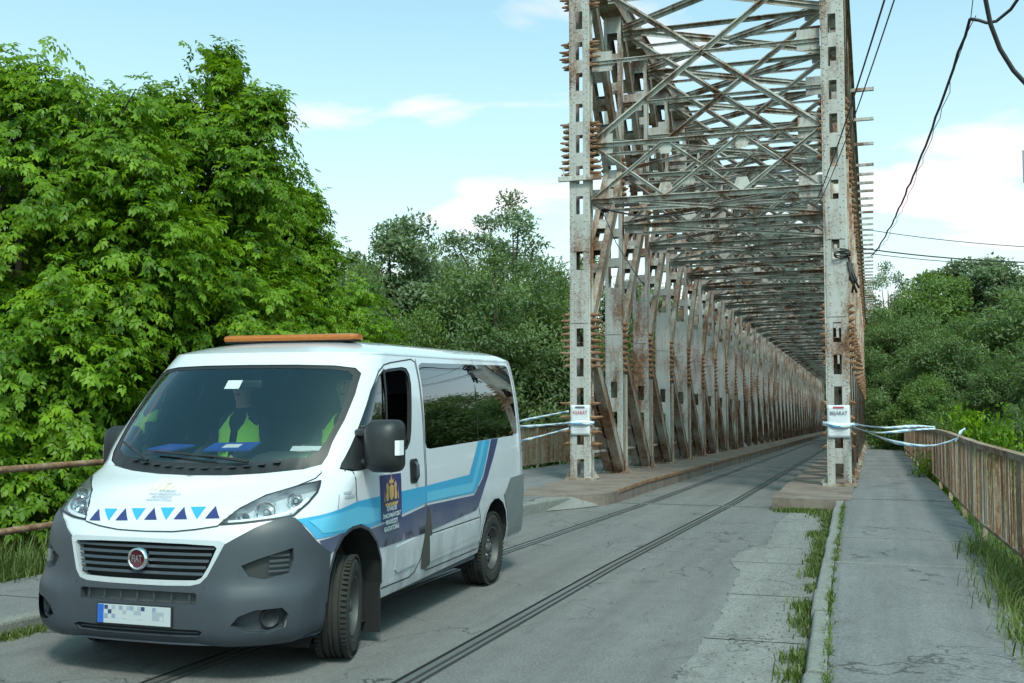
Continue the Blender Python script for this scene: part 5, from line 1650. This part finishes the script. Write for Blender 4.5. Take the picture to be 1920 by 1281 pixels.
# side windows -------------------------------------------------------
for sgn in (1, -1):
    f_, r_ = side(fw_raw, .05, sgn), side(rw_raw, .05, sgn)
    mb = MB(); ring = shrink(f_, .022); patch(mb, f_, [ring], .06, -.004); wall(mb, f_, .002, -.03); mb.build('window_seal', M['black'], van)
    sail = side(fwd([(-.935, 1.258), (-1.02, 1.355), (-1.185, 1.525), (-1.25, 1.53), (-1.235, 1.40), (-1.20, 1.247), (-1.05, 1.236)]), .05, sgn)
    mb = MB(); patch(mb, sail, (), .06, .006); wall(mb, sail, .006, -.01); mb.build('mirror_base_panel', M['black'], van)
    mb = MB(); line(mb, [(sgn * S_x(x, z), z) for x, z in ((-1.62, 1.925), (-1.575, 1.75), (-1.535, 1.60), (-1.49, 1.45), (-1.45, 1.28))], .03, .003); mb.build('window_divider', M['black'], van)
    q_ = side(fwd([(-1.18, 1.25), (-1.2, 1.53), (-1.40, 1.735), (-1.56, 1.88), (-1.615, 1.91)]) + [(-1.55, 1.65), (-1.48, 1.45), (-1.45, 1.285)], .05, sgn)
    pane('quarter_window', q_, .08, -.012, M['glass'], van)
    if sgn < 0:
        q_ = side([(-1.45, 1.285), (-1.48, 1.45), (-1.55, 1.65), (-1.615, 1.91), (-1.98, 1.95), (-2.06, 1.94), (-2.09, 1.90), (-2.02, 1.62), (-1.965, 1.46), (-1.86, 1.335), (-1.75, 1.312)], .05, sgn)
        pane('door_window', q_, .08, -.014, M['glass'], van)
    else:   # the driver's window is wound down, only its upper edge shows
        q_ = side([(-1.45, 1.285), (-1.46, 1.36), (-1.95, 1.42), (-1.925, 1.385), (-1.86, 1.335), (-1.75, 1.312)], .05, sgn)
        pane('door_window', q_, .08, -.014, M['glass'], van)
    rwo = pane('rear_side_window', r_, .08, -.002, M['dark_glass'], van)
    mb = MB(); line(mb, [(sgn * S_x(x, z), z) for x, z in ((-3.655, 2.0), (-3.60, 1.75), (-3.55, 1.55), (-3.50, 1.31))], .014, .001); mb.build('window_joint', M['black'], rwo)
    mb = MB(); line(mb, [(sgn * S_x(x, z), z) for x, z in ((-2.62, 1.88), (-2.60, 1.75), (-2.55, 1.45), (-2.75, 1.44), (-3.0, 1.44), (-3.06, 1.86), (-2.62, 1.88))], .02, -.02); mb.build('opening_pane_frame', M['interior'], rwo)
    # far-side gaps
    def L_(pts, w=.010):
        g_ = MB(); line(g_, openp(fwd(pts) if pts[0] == (-.95, 1.24) else pts, .05, 's', sgn), w, .0025); g_.build('panel_gap', M['black'], van)
    L_([(-.94, 1.23), (-.935, 1.09), (-.96, .96), (-.985, .885)]); L_([(-.95, 1.24), (-1.035, 1.335), (-1.21, 1.545), (-1.43, 1.775), (-1.57, 1.915), (-1.66, 1.965), (-1.78, 1.985), (-2.2, 2.02), (-2.265, 2.0), (-2.265, 1.93), (-2.19, 1.30), (-2.175, .86), (-2.185, .66), (-2.12, .48), (-2.0, .39), (-1.9, .365), (-1.45, .375)])
    L_([(-2.29, 2.02), (-2.215, 1.3), (-2.20, .86), (-2.24, .36)]); L_([(-2.26, .36), (-3.5, .345)]); L_([(-3.52, .345), (-3.53, .62), (-3.48, .70), (-3.44, .9), (-3.53, 1.3)], .008); L_([(-3.68, 2.01), (-3.7, 2.055)], .006); L_([(-2.2, .64), (-3.50, .625)], .008); L_([(-4.80, 2.0), (-4.80, .36)], .007)
    L_([(-.545, .86), (-.60, .90), (-.66, .98), (-.72, 1.1)], .004)
    # roof seam
    mb = MB(); line(mb, [(sgn * s, 2.045) for s in np.linspace(1.3, srr(2.045) - .12, 50)], .007, .002); mb.build('roof_seam', M['grey_print'], van)
    # livery
    nv = side([(-.47, .838), (-.70, .853), (-.78, .852), (-.70, .825), (-.62, .765), (-.575, .745), (-.50, .79)], .05, sgn)
    mb = MB(); patch(mb, nv, (), .06, .0035)
    nv = side([(-1.14, .823), (-1.30, .826), (-1.75, .842), (-2.20, .872), (-3.335, .838), (-3.59, .975), (-3.87, 1.305), (-4.09, 1.305), (-3.74, .987), (-3.46, .73), (-3.40, .70), (-2.18, .66), (-1.36, .668), (-1.30, .68), (-1.225, .76)], .05, sgn)
    patch(mb, nv, (), .07, .0035); mb.build('navy_stripe', M['navy'], van, smooth=True)
    cy_ = [(S_y(sgn * .857, .988) if False else sgn * S_x(-.365, .982), .982)]
    cy_ = side([(-.365, .98), (-.51, .992), (-.95, 1.035), (-2.152, 1.025), (-3.215, 1.029), (-3.50, 1.305), (-3.84, 1.305), (-3.57, .99), (-3.345, .858), (-2.205, .892), (-1.295, .84), (-1.13, .835), (-.99, .872), (-.86, .872), (-.74, .85), (-.709, .858), (-.445, .85)], .05, sgn)
    mb = MB(); patch(mb, cy_, (), .07, .0035); mb.build('cyan_stripe', M['cyan'], van, smooth=True)
    cz_ = side([(-2.2, .975), (-3.27, .955), (-3.60, 1.30), (-3.70, 1.30), (-3.36, .93), (-3.28, .875), (-2.2, .90)], .05, sgn)
    mb = MB(); patch(mb, cz_, (), .07, .0055); mb.build('pale_stripe', M['cyan2'], van, smooth=True)
    cz_ = side([(-.42, .965), (-.62, .985), (-.95, 1.0), (-1.30, .95), (-1.30, .87), (-1.1, .86), (-.99, .88), (-.75, .87), (-.5, .88)], .05, sgn)
    mb = MB(); patch(mb, cz_, (), .07, .0055); mb.build('pale_stripe', M['cyan2'], van, smooth=True)
    bd_ = side([(-1.32, 1.175), (-1.69, 1.165), (-1.69, .66), (-1.345, .675)], .05, sgn)
    mb = MB(); patch(mb, side([(-1.32, 1.175), (-1.69, 1.165), (-1.692, .84), (-1.335, .845)], .05, sgn), (), .07, .0075); bdo = mb.build('badge_panel', M['badge_navy'], van, smooth=True)
    # gold crest: crown, shield and two supporters
    def flat(mb_, pts, off=.0095):
        c_ = [on(sgn * S_x(x, z), z, off) for x, z in pts]; mb_.add(c_, [tuple(range(len(c_)))])
    cx0, cz0 = -1.505, 1.065
    mb = MB()
    flat(mb, [(cx0 + .04, cz0 - .055), (cx0 + .04, cz0 + .02), (cx0, cz0 + .035), (cx0 - .04, cz0 + .02), (cx0 - .04, cz0 - .055), (cx0, cz0 - .085)])
    flat(mb, [(cx0 + .035, cz0 + .04), (cx0 + .045, cz0 + .075), (cx0 + .02, cz0 + .06), (cx0, cz0 + .095), (cx0 - .02, cz0 + .06), (cx0 - .045, cz0 + .075), (cx0 - .035, cz0 + .04)])
    for q in (1, -1):
        flat(mb, [(cx0 + q * .05, cz0 - .075), (cx0 + q * .055, cz0 - .01), (cx0 + q * .05, cz0 + .035), (cx0 + q * .075, cz0 + .055), (cx0 + q * .095, cz0 + .03), (cx0 + q * .085, cz0 - .01), (cx0 + q * .105, cz0 - .04), (cx0 + q * .09, cz0 - .08)])
        flat(mb, [(cx0 + q * .115, cz0 - .08), (cx0 + q * .12, cz0 + .02), (cx0 + q * .13, cz0 - .08)])
    flat(mb, [(cx0 + .12, cz0 - .095), (cx0 - .12, cz0 - .095), (cx0 - .1, cz0 - .12), (cx0 + .1, cz0 - .12)])
    flat(mb, [(cx0 + .006, cz0 + .09), (cx0 - .006, cz0 + .09), (cx0 - .006, cz0 + .12), (cx0 + .006, cz0 + .12)])
    mb.build('gold_crest', M['gold'], bdo)
    for k, wd in enumerate(('FŐVÁROSI', 'ÖNKORMÁNYZAT', 'RENDÉSZETI', 'IGAZGATÓSÁG')):
        vs, fs = text_mesh(wd, .044, bold=.001)
        zc = .925 - k * .046
        q = -1 if sgn > 0 else 1
        mb = MB(); mb.add([on(sgn * S_x(cx0 + q * x * .86, zc + z), zc + z, .0098) for x, z, _ in vs], fs); mb.build('badge_lettering', M['white_print'], bdo)
    # small model badge on the wing
    for z, w_ in ((1.105, .09), (1.078, .14)):
        mb = MB(); patch(mb, side([(-.77, z - .008), (-.77 - w_, z - .008), (-.77 - w_, z + .008), (-.77, z + .008)], .05, sgn), (), .05, .004); mb.build('wing_badge', M['grey_print'], van)
    # door handles, mouldings, flap
    mb = MB(); patch(mb, side([(-1.90, 1.25), (-2.02, 1.25), (-2.045, 1.23), (-2.035, 1.09), (-2.0, 1.065), (-1.90, 1.068), (-1.875, 1.09), (-1.88, 1.23)], .03, sgn), (), .04, .004); dh = mb.build('door_handle_cup', M['black'], van)
    mb = MB(); mb.tube([on(sgn * S_x(-1.965, z), z, o) for z, o in ((1.225, .012), (1.20, .03), (1.12, .03), (1.09, .012))], .016, 8); mb.build('handle', M['bumper'], dh, smooth=True)
    mo = side([(-1.60, .635), (-1.99, .655), (-1.995, .47), (-1.95, .455), (-1.64, .445), (-1.605, .47)], .05, sgn)
    mb = MB(); patch(mb, mo, (), .07, .012); wall(mb, mo, .012, 0); mb.build('door_moulding', M['white'], van)
    mo = side([(-2.27, .625), (-3.50, .61), (-3.515, .42), (-3.46, .41), (-2.31, .42)], .05, sgn)
    mb = MB(); patch(mb, mo, (), .07, .008); wall(mb, mo, .008, 0); mb.build('door_moulding', M['white'], van)
    mo = side([(-2.215, .86), (-2.26, .85), (-2.32, .66), (-2.33, .52), (-2.31, .40), (-2.22, .37), (-2.13, .39), (-2.12, .5), (-2.17, .64)], .05, sgn)
    mb = MB(); patch(mb, mo, (), .07, .006); mb.build('dirt_smear', plain('road_dirt_film', (.055, .05, .045), .9, var=.3, scale=10), van) if sgn > 0 else None
    tr_ = side([(-4.22, .76), (-4.42, .90), (-4.93, .905), (-4.93, .33), (-4.38, .33), (-4.375, .47), (-4.30, .62)], .04, sgn)
    mb = MB(); patch(mb, tr_, (), .06, .01); wall(mb, tr_, .01, 0); mb.build('rear_corner_trim', M['rear_trim'] if 'rear_trim' in M else M.setdefault('rear_trim', plain('grey_corner_plastic', (.16, .17, .18), .6, var=.25, scale=7)), van, smooth=False)
    # arch lips
    for raw_ in (fa_raw, ra_raw):
        mb = MB(); line(mb, openp(raw_[1:-1], .04, 's', sgn), .022, .006); mb.build('arch_lip', M['white'] if raw_ is ra_raw else M['bumper'], van)
    mb = MB(); mb.box((-2.45, sgn * .93, .335), (2.1, .09, .07)); mb.build('sill', M['bumper'], van)
    # mudflap
    mb = MB(); mb.box((-1.385, sgn * .875, .26), (.015, .25, .36)); mb.build('mudflap', M['under'], van)
    # door mirror: two arms and a tall housing
    mr = empty('door_mirror', rk((-1.07 if sgn > 0 else -1.2, sgn * (.965 if sgn > 0 else .93), 1.40 if sgn > 0 else 1.34)), 0, van)
    for z in (.085, -.115):
        mb = MB(); mb.tube([(-.06, -sgn * .07, z * .9), (.0, sgn * .03, z), (.03, sgn * .12, z)], [.035, .03, .028], 8)
        mb.build('mirror_arm', M['black'], mr, smooth=True)
    mb = MB()
    prof = []
    def rrect(w, h, r, n=5):
        out = []
        for cx_, cy_, a0 in ((w - r, h - r, 0), (-w + r, h - r, pi / 2), (-w + r, -h + r, pi), (w - r, -h + r, 1.5 * pi)):
            out += [(cx_ + r * math.cos(a0 + pi / 2 * k / n), cy_ + r * math.sin(a0 + pi / 2 * k / n)) for k in range(n + 1)]
        return out
    secs = [(-.085, .118, .162, .05), (-.07, .13, .178, .06), (.0, .132, .18, .07), (.06, .118, .165, .07), (.095, .085, .13, .07), (.11, .04, .07, .035)]
    yc = sgn * (.195 if sgn > 0 else .11)
    ring_ = [[(x, yc + a, b) for a, b in rrect(w, h, r)] for x, w, h, r in secs]; k_ = len(ring_[0])
    mb.add([p for r in ring_ for p in r], [(i * k_ + j, i * k_ + (j + 1) % k_, (i + 1) * k_ + (j + 1) % k_, (i + 1) * k_ + j) for i in range(len(secs) - 1) for j in range(k_)] + [tuple(range((len(secs) - 1) * k_, len(secs) * k_))])
    mb.build('housing', M['black'], mr, smooth=True, recalc=True)
    mb = MB(); mb.add([(-.083, yc + a * .93, b * .93) for a, b in rrect(.118, .162, .05)], [tuple(range(k_))]); mb.build('mirror_glass', M['chrome'], mr)
    mb = MB(); pts = [(.07, yc + sgn * .112, -.06), (.045, yc + sgn * .134, -.06), (-.02, yc + sgn * .139, -.06)]
    mb.add(pts + [(x, y, z + .1) for x, y, z in pts], [(0, 1, 4, 3), (1, 2, 5, 4)]); mb.build('indicator', M['white_print'], mr)
# bonnet decoration
zb_, zt_ = .975, 1.043
for k in range(5):
    y0 = -.448 + .207 * k; dz = .0085 * k - .017
    mb = MB(); patch(mb, front([(y0, zb_ + dz), (y0 + .092, zb_ + dz + .003), (y0 + .018, zt_ + dz)]), (), .05, .0085); mb.build('navy_triangle', M['badge_navy'], van)
    if k < 4:
        mb = MB(); patch(mb, front([(y0 + .062, zt_ + dz), (y0 + .165, zt_ + dz + .003), (y0 + .158, zb_ + dz + .004)]), (), .05, .0085); mb.build('cyan_triangle', M['cyan'], van)
mb = MB()
for dx_, dz_, w_, h_ in ((0, 0, .035, .05), (-.05, -.005, .03, .04), (.05, -.005, .03, .04), (0, .04, .04, .02), (-.085, -.012, .012, .03), (.085, -.012, .012, .03)):
    patch(mb, front([(-.085 + dx_ - w_ / 2, 1.15 + dz_ * .6 - h_ * .3), (-.085 + dx_ + w_ / 2, 1.15 + dz_ * .6 - h_ * .3), (-.085 + dx_ + w_ * .3, 1.15 + dz_ * .6 + h_ * .3), (-.085 + dx_ - w_ * .3, 1.15 + dz_ * .6 + h_ * .3)], .1), (), .1, .0085)
mb.build('bonnet_crest', plain('pale_gold_print', (.72, .6, .42), .5, var=.1), van)
for k, wd in enumerate(('FŐVÁROSI', 'ÖNKORMÁNYZATI', 'RENDÉSZETI', 'IGAZGATÓSÁG')):
    vs, fs = text_mesh(wd, .034, bold=.0004); zc = 1.128 - k * .0155
    mb = MB(); mb.add([on(S_y(-.03 + x * .8, zc + z * .5), zc + z * .5, .0088) for x, z, _ in vs], fs); mb.build('bonnet_lettering', M['grey_print'], van)

# wheels -------------------------------------------------------------
def wheel(x, sgn, steer):
    w = empty('wheel', (x, sgn * .895, .335), steer, van)
    R0 = .335; W2 = .107
    t = MB()
    prof = [(.205, -W2 + .01), (.235, -W2 - .004), (.29, -W2 - .006), (.318, -W2 + .014), (.331, -W2 + .04)]
    prof += [(.333, -.062), (.322, -.060), (.322, -.052), (.335, -.050), (.336, -.022), (.324, -.020), (.324, -.010), (.336, -.008), (.336, .008), (.324, .010), (.324, .020), (.336, .022), (.335, .050), (.322, .052), (.322, .060), (.333, .062)]
    prof += [(r, -h) for r, h in [(.331, -W2 + .04), (.318, -W2 + .014), (.29, -W2 - .006), (.235, -W2 - .004), (.205, -W2 + .01)]]
    t.lathe(prof, 56)
    t.build('tyre', M['rubber'], w, smooth=False)
    tb = MB()
    for k in range(60):
        a = 2 * pi * k / 60
        for sy in (-1, 1):
            R_ = Matrix.Rotation(-a, 3, 'Y')
            c = R_ @ Vector((.332, sy * .088, 0))
            tb.box(c, (.016, .038, .018), 0, R_)
    tag(tb.build('tread_blocks', M['rubber'], w), kind='stuff')
    r = MB(); s = sgn
    r.lathe([(.207, -s * .09), (.203, s * .085), (.2, s * .1), (.19, s * .1), (.182, s * .07), (.165, s * .045), (.15, s * .05)], 40)
    # disc with ventilation holes
    nh = 12
    ro, ri = .15, .10
    vs, fs = [], []
    seg = nh * 4
    for k in range(seg):
        a = 2 * pi * k / seg
        for rad, h in ((.15, .05), (.138, .052), (.108, .058), (.095, .06)):
            vs.append((rad * math.cos(a), s * h, rad * math.sin(a)))
    for k in range(seg):
        for j in range(3):
            if j == 1 and k % 4 in (1, 2): continue
            b0, b1 = k * 4 + j, ((k + 1) % seg) * 4 + j
            fs.append((b0, b0 + 1, b1 + 1, b1))
    r.add(vs, fs)
    r.lathe([(.095, s * .06), (.085, s * .05), (.06, s * .052), (.045, s * .075), (.03, s * .088), (.001, s * .09)], 28)
    ro_ = r.build('rim', M['rim'], w, smooth=True); ro_.modifiers.new('e', 'EDGE_SPLIT').split_angle = math.radians(35)
    b = MB()
    for k in range(5):
        a = 2 * pi * k / 5 + .3; b.lathe([(.011, s * .05), (.011, s * .068), (.001, s * .07)], 6, c=(.072 * math.cos(a), 0, .072 * math.sin(a)))
    tag(b.build('wheel_nuts', M['silver'], ro_), kind='stuff')
    d = MB(); d.lathe([(.001, -s * .02), (.195, -s * .02)], 24); d.build('brake_disc', M['under'], ro_)
    return w
for sgn in (1, -1):
    wheel(-.948, sgn, math.radians(16)); wheel(-3.948, sgn, 0)

# roof bar -----------------------------------------------------------
rb = empty('warning_light_bar', rk((-1.9, 0, 2.19)), 0, van)
mb = MB()
prof = [(-.085, -.022), (-.09, 0), (-.075, .02), (-.04, .028), (.04, .028), (.075, .02), (.09, 0), (.085, -.022)]
sec_y = [-.585, -.57, -.54, .54, .57, .585]; k_ = len(prof)
mb.add([(x * (1 if 1 < i < 4 else (.9 if i in (1, 4) else .6)), y, z * (1 if 1 < i < 4 else .85)) for i, y in enumerate(sec_y) for x, z in prof], [(i * k_ + j, i * k_ + (j + 1) % k_, (i + 1) * k_ + (j + 1) % k_, (i + 1) * k_ + j) for i in range(5) for j in range(k_)] + [tuple(range(k_)), tuple(range(5 * k_, 6 * k_))])
mb.build('amber_cover', M['amber'], rb, smooth=False, recalc=True)
mb = MB(); mb.box((0, 0, -.027), (.15, 1.12, .012)); mb.box((0, .36, -.055), (.1, .2, .05)); mb.box((0, -.36, -.055), (.1, .2, .05)); mb.build('mounting', M['black'], rb)
mb = MB(); mb.tube([(-.2, .2, -.07), (-.2, .2, .02)], .01, 6); mb.build('aerial_stub', M['black'], rb)

# inside -------------------------------------------------------------
mb = MB()
ys_ = np.linspace(-.86, .86, 15); sl = [(-.80, 1.27), (-1.0, 1.31), (-1.16, 1.30), (-1.24, 1.22), (-1.26, .9)]
mb.add([(x + .12 * (1 - (y / .9)**2) - .12, y, z + (.05 if .2 < y < .65 and x < -1.05 and z > 1.2 else 0)) for x, z in sl for y in ys_], [(i * 15 + j, i * 15 + j + 1, (i + 1) * 15 + j + 1, (i + 1) * 15 + j) for i in range(4) for j in range(14)])
mb.build('dashboard', M['dash'], van, smooth=True)
mb = MB(); mb.lathe([(.185, -.012), (.198, 0), (.185, .012), (.172, 0), (.185, -.012)], 28, axis='z'); mb.bar((-.17, 0, 0), (.17, 0, 0), .04, .015); mb.bar((0, 0, 0), (0, -.17, 0), .04, .015)
mb.build('steering_wheel', M['dash'], van, smooth=True, loc=rk((-1.42, .46, 1.24)), rot=(0, math.radians(35), 0))
for (sx, sy, w_) in ((-2.0, .47, .46), (-2.0, -.45, .84), (-2.95, .3, 1.3), (-3.75, .0, 1.5)):
    st_ = empty('seat', rk((sx, sy, .62)), 0, van)
    mb = MB(); mb.box((.15, 0, .2), (.5, w_, .16)); mb.box((.15, 0, .03), (.42, w_ * .9, .2)); mb.build('cushion', M['seat'], st_, bevel=.04)
    nb_ = 1 if w_ < .5 else (2 if w_ < 1 else 3)
    for k in range(nb_):
        yc = (k - (nb_ - 1) / 2) * w_ / nb_
        mb = MB(); mb.box((-.17, yc, .58), (.13, w_ / nb_ * .94, .68), 0, Matrix.Rotation(math.radians(-12), 3, 'Y')); mb.build('backrest', M['seat'], st_, bevel=.05)
        mb = MB(); mb.box((-.27, yc, 1.02), (.1, .25, .2), 0, Matrix.Rotation(math.radians(-8), 3, 'Y')); mb.build('headrest', M['seat'], st_, bevel=.05)
mb = MB(); mb.box((-1.28, .0, 1.83), (.04, .2, .065)); mb.build('interior_mirror', M['black'], van, bevel=.015)

# things lying on the dashboard
def vw(p):
    x, y, z = rk(p); c, s = math.cos(VA - pi / 2), math.sin(VA - pi / 2)
    return (VX + x * c - y * s, VY + x * s + y * c, z)
mb = MB(); mb.box((0, 0, 0), (.22, .34, .012)); mb.box((0, .0, .0065), (.1, .12, .002), 1)
tag(mb.build('folder', [M['blue_folder'], M['paper']], loc=vw((-1.0, .03, 1.385)), rot=(.02, .2, VA - pi / 2 + .2)), 'blue folder with a white label lying mid-dashboard in the van', 'folder', 'folders on the dashboard')
mb = MB(); mb.box((0, 0, 0), (.2, .28, .012)); 
tag(mb.build('folder', M['blue_folder'], loc=vw((-.98, -.46, 1.375)), rot=(.0, .15, VA - pi / 2 - .3)), 'blue folder at the passenger end of the van dashboard', 'folder', 'folders on the dashboard')
mb = MB(); mb.box((0, 0, 0), (.2, .15, .002)); mb.box((.02, .1, .004), (.18, .13, .002))
tag(mb.build('paper_sheets', M['paper'], loc=vw((-1.0, .58, 1.38)), rot=(0, .12, VA - pi / 2 + .4)), 'white paper sheets lying at the driver end of the van dashboard', 'paper')

# ------------------------------------------------------------ people in the van
M['skin'] = plain('skin', (.42, .25, .18), .55, var=.1)
M['hair'] = plain('dark_hair', (.02, .016, .013), .7, var=.3)
M['navy_cloth'] = plain('navy_uniform', (.012, .014, .026), .85, var=.3)
m = N('high_visibility_vest')
M['hivis'] = m.done(m.bsdf(m.mix(m.noise(m.obj(), 7, 4), (.45, .9, .03), (.6, .98, .08)), .6))
def skin_obj(name, joints, edges, mat, parent, sub=2, root=0):
    me = bpy.data.meshes.new(name); me.from_pydata([j[0] for j in joints], edges, [])
    o = link(name, me, parent)
    md = o.modifiers.new('skin', 'SKIN'); md.use_smooth_shade = True
    if not me.skin_vertices:
        bm_ = bmesh.new(); bm_.from_mesh(me); bm_.verts.layers.skin.verify(); bm_.to_mesh(me); bm_.free()
    for v, j in zip(me.skin_vertices[0].data, joints):
        v.radius = j[1] if isinstance(j[1], tuple) else (j[1], j[1]); v.use_root = False
    me.skin_vertices[0].data[root].use_root = True
    o.modifiers.new('sub', 'SUBSURF').levels = sub
    o.modifiers['sub'].render_levels = sub
    bpy.context.view_layer.update()
    dg = bpy.context.evaluated_depsgraph_get()
    m2 = bpy.data.meshes.new_from_object(o.evaluated_get(dg))
    o.modifiers.clear(); o.data = m2; m2.materials.clear(); m2.materials.append(mat)
    m2.polygons.foreach_set('use_smooth', [True] * len(m2.polygons))
    return o
def person(label, loc, hands, turn):
    p = empty('person', loc, VA - pi / 2); tag(p, label, 'person', 'people sitting in the van')
    J = [((0, 0, .0), (.17, .13)), ((-.03, 0, .2), (.16, .12)), ((-.07, 0, .38), (.18, .12)), ((-.09, 0, .50), (.13, .10)), ((-.085, 0, .57), .058), ((-.06, 0, .64), .06)]
    E_ = [(0, 1), (1, 2), (2, 3), (3, 4), (4, 5)]
    # head
    J += [((-.05, 0, .72), (.085, .075)), ((-.055, 0, .80), (.09, .08)), ((-.06, 0, .86), (.06, .055))]; E_ += [(5, 6), (6, 7), (7, 8)]
    for s in (1, -1):
        b = len(J); hx, hy, hz2 = hands[0 if s > 0 else 1]
        J += [((-.085, s * .17, .48), .075), ((-.02, s * .25, .27), .052), ((hx * .85, (s * .25 + hy) / 2 * 1.0, (.27 + hz2) / 2), .044), ((hx, hy, hz2), .032)]
        E_ += [(3, b), (b, b + 1), (b + 1, b + 2), (b + 2, b + 3)]
        J += [((.12, s * .12, .0), .09), ((.40, s * .14, .02), .075), ((.42, s * .14, -.22), .055), ((.42, s * .14, -.42), .045), ((.52, s * .15, -.45), .04)]
        E_ += [(0, b + 4), (b + 4, b + 5), (b + 5, b + 6), (b + 6, b + 7), (b + 7, b + 8)]
    body_ = skin_obj('body', J, E_, M['navy_cloth'], p)
    body_.data.materials.append(M['skin'])
    for poly in body_.data.polygons:
        c = poly.center
        if c.z > .585 and abs(c.y) < .14: poly.material_index = 1
        elif any((c - Vector(h)).length < .075 for h in hands): poly.material_index = 1
    # face features, hair, hands
    mb = MB(); mb.tube([(.022, 0, .765), (.045, 0, .735), (.03, 0, .722)], [.008, .014, .008], 6)
    for s in (1, -1): mb.tube([(-.05, s * .075, .75), (-.06, s * .085, .735), (-.055, s * .075, .71)], [.01, .016, .008], 6)
    mb.build('nose_and_ears', M['skin'], body_, smooth=True)
    mb = MB(); mb.tube([(.028, .03, .775), (.028, .018, .775)], .007, 6); mb.tube([(.028, -.03, .775), (.028, -.018, .775)], .007, 6); mb.tube([(.03, .022, .688), (.033, 0, .686), (.03, -.022, .688)], .004, 5); mb.build('eyes_and_mouth', M['hair'], body_)
    hm = MB()
    n1, n2 = 14, 8
    hm.add([(-.066 + .1 * math.cos(2 * pi * i / n1) * math.cos(pi / 2 * j / n2) - .006, .088 * math.sin(2 * pi * i / n1) * math.cos(pi / 2 * j / n2), .775 + .125 * math.sin(pi / 2 * j / n2) - (.05 * max(0, -math.cos(2 * pi * i / n1)) if j == 0 else 0) + (.03 * max(0, math.cos(2 * pi * i / n1)) if j == 0 else 0)) for j in range(n2 + 1) for i in range(n1)], [(j * n1 + i, j * n1 + (i + 1) % n1, (j + 1) * n1 + (i + 1) % n1, (j + 1) * n1 + i) for j in range(n2) for i in range(n1)])
    hm.build('hair', M['hair'], body_, smooth=True)
    for s, h in zip((1, -1), hands):
        h = Vector(h); jj = [(tuple(h), .03), (tuple(h + Vector((.05, 0, -.005))), (.038, .016))]; ee = [(0, 1)]
        for k in range(4):
            b = len(jj); yy_ = (k - 1.5) * .02; L = (.075, .085, .08, .062)[k] / 3
            jj += [(tuple(h + Vector((.085, yy_, -.002))), .0095), (tuple(h + Vector((.085 + L, yy_, -.012))), .009), (tuple(h + Vector((.085 + 1.7 * L, yy_, -.035))), .008), (tuple(h + Vector((.08 + 1.8 * L, yy_, -.058))), .007)]
            ee += [(1, b), (b, b + 1), (b + 1, b + 2), (b + 2, b + 3)]
        b = len(jj); jj += [(tuple(h + Vector((.035, -s * .035, -.01))), .011), (tuple(h + Vector((.065, -s * .052, -.025))), .01), (tuple(h + Vector((.09, -s * .05, -.04))), .008)]; ee += [(0, b), (b, b + 1), (b + 1, b + 2)]
        skin_obj('hand', jj, ee, M['skin'], body_, 1)
    # vest: a sleeveless shell over the torso, open at the front
    mb = MB()
    rows = [(.02, .185, .150, -.005), (.12, .185, .145, -.02), (.22, .19, .145, -.04), (.32, .205, .145, -.06), (.40, .21, .14, -.075), (.46, .20, .125, -.085), (.51, .15, .11, -.09), (.545, .10, .085, -.09)]
    n_ = 24
    vs = []
    for z, ry, rx, cx_ in rows:
        for i in range(n_):
            a = .16 + (2 * pi - .32) * i / (n_ - 1)
            if z > .4: a = (.16 + (z - .4) * 3.2) + (2 * pi - 2 * (.16 + (z - .4) * 3.2)) * i / (n_ - 1)
            vs.append((cx_ + rx * math.cos(a), ry * math.sin(a), z))
    fs = []
    for j in range(len(rows) - 1):
        for i in range(n_ - 1):
            fs.append((j * n_ + i, j * n_ + i + 1, (j + 1) * n_ + i + 1, (j + 1) * n_ + i))
    mb.add(vs, fs); ve = mb.build('vest', M['hivis'], body_, smooth=True)
    mb = MB(); mb.box((.112, .09, .25), (.012, .09, .022)); mb.box((.112, -.09, .25), (.012, .09, .022)); mb.build('vest_trim', M['navy_cloth'], ve)
    return p
person('passenger in a yellow-green vest behind the middle of the van windscreen', vw((-1.86, -.45, 1.06)), [(.36, .12, .16), (.36, -.12, .14)], 0)
person('driver in a yellow-green vest behind the right half of the van windscreen', vw((-1.86, .47, 1.06)), [(.36, .13, .26), (.36, -.13, .26)], 0)
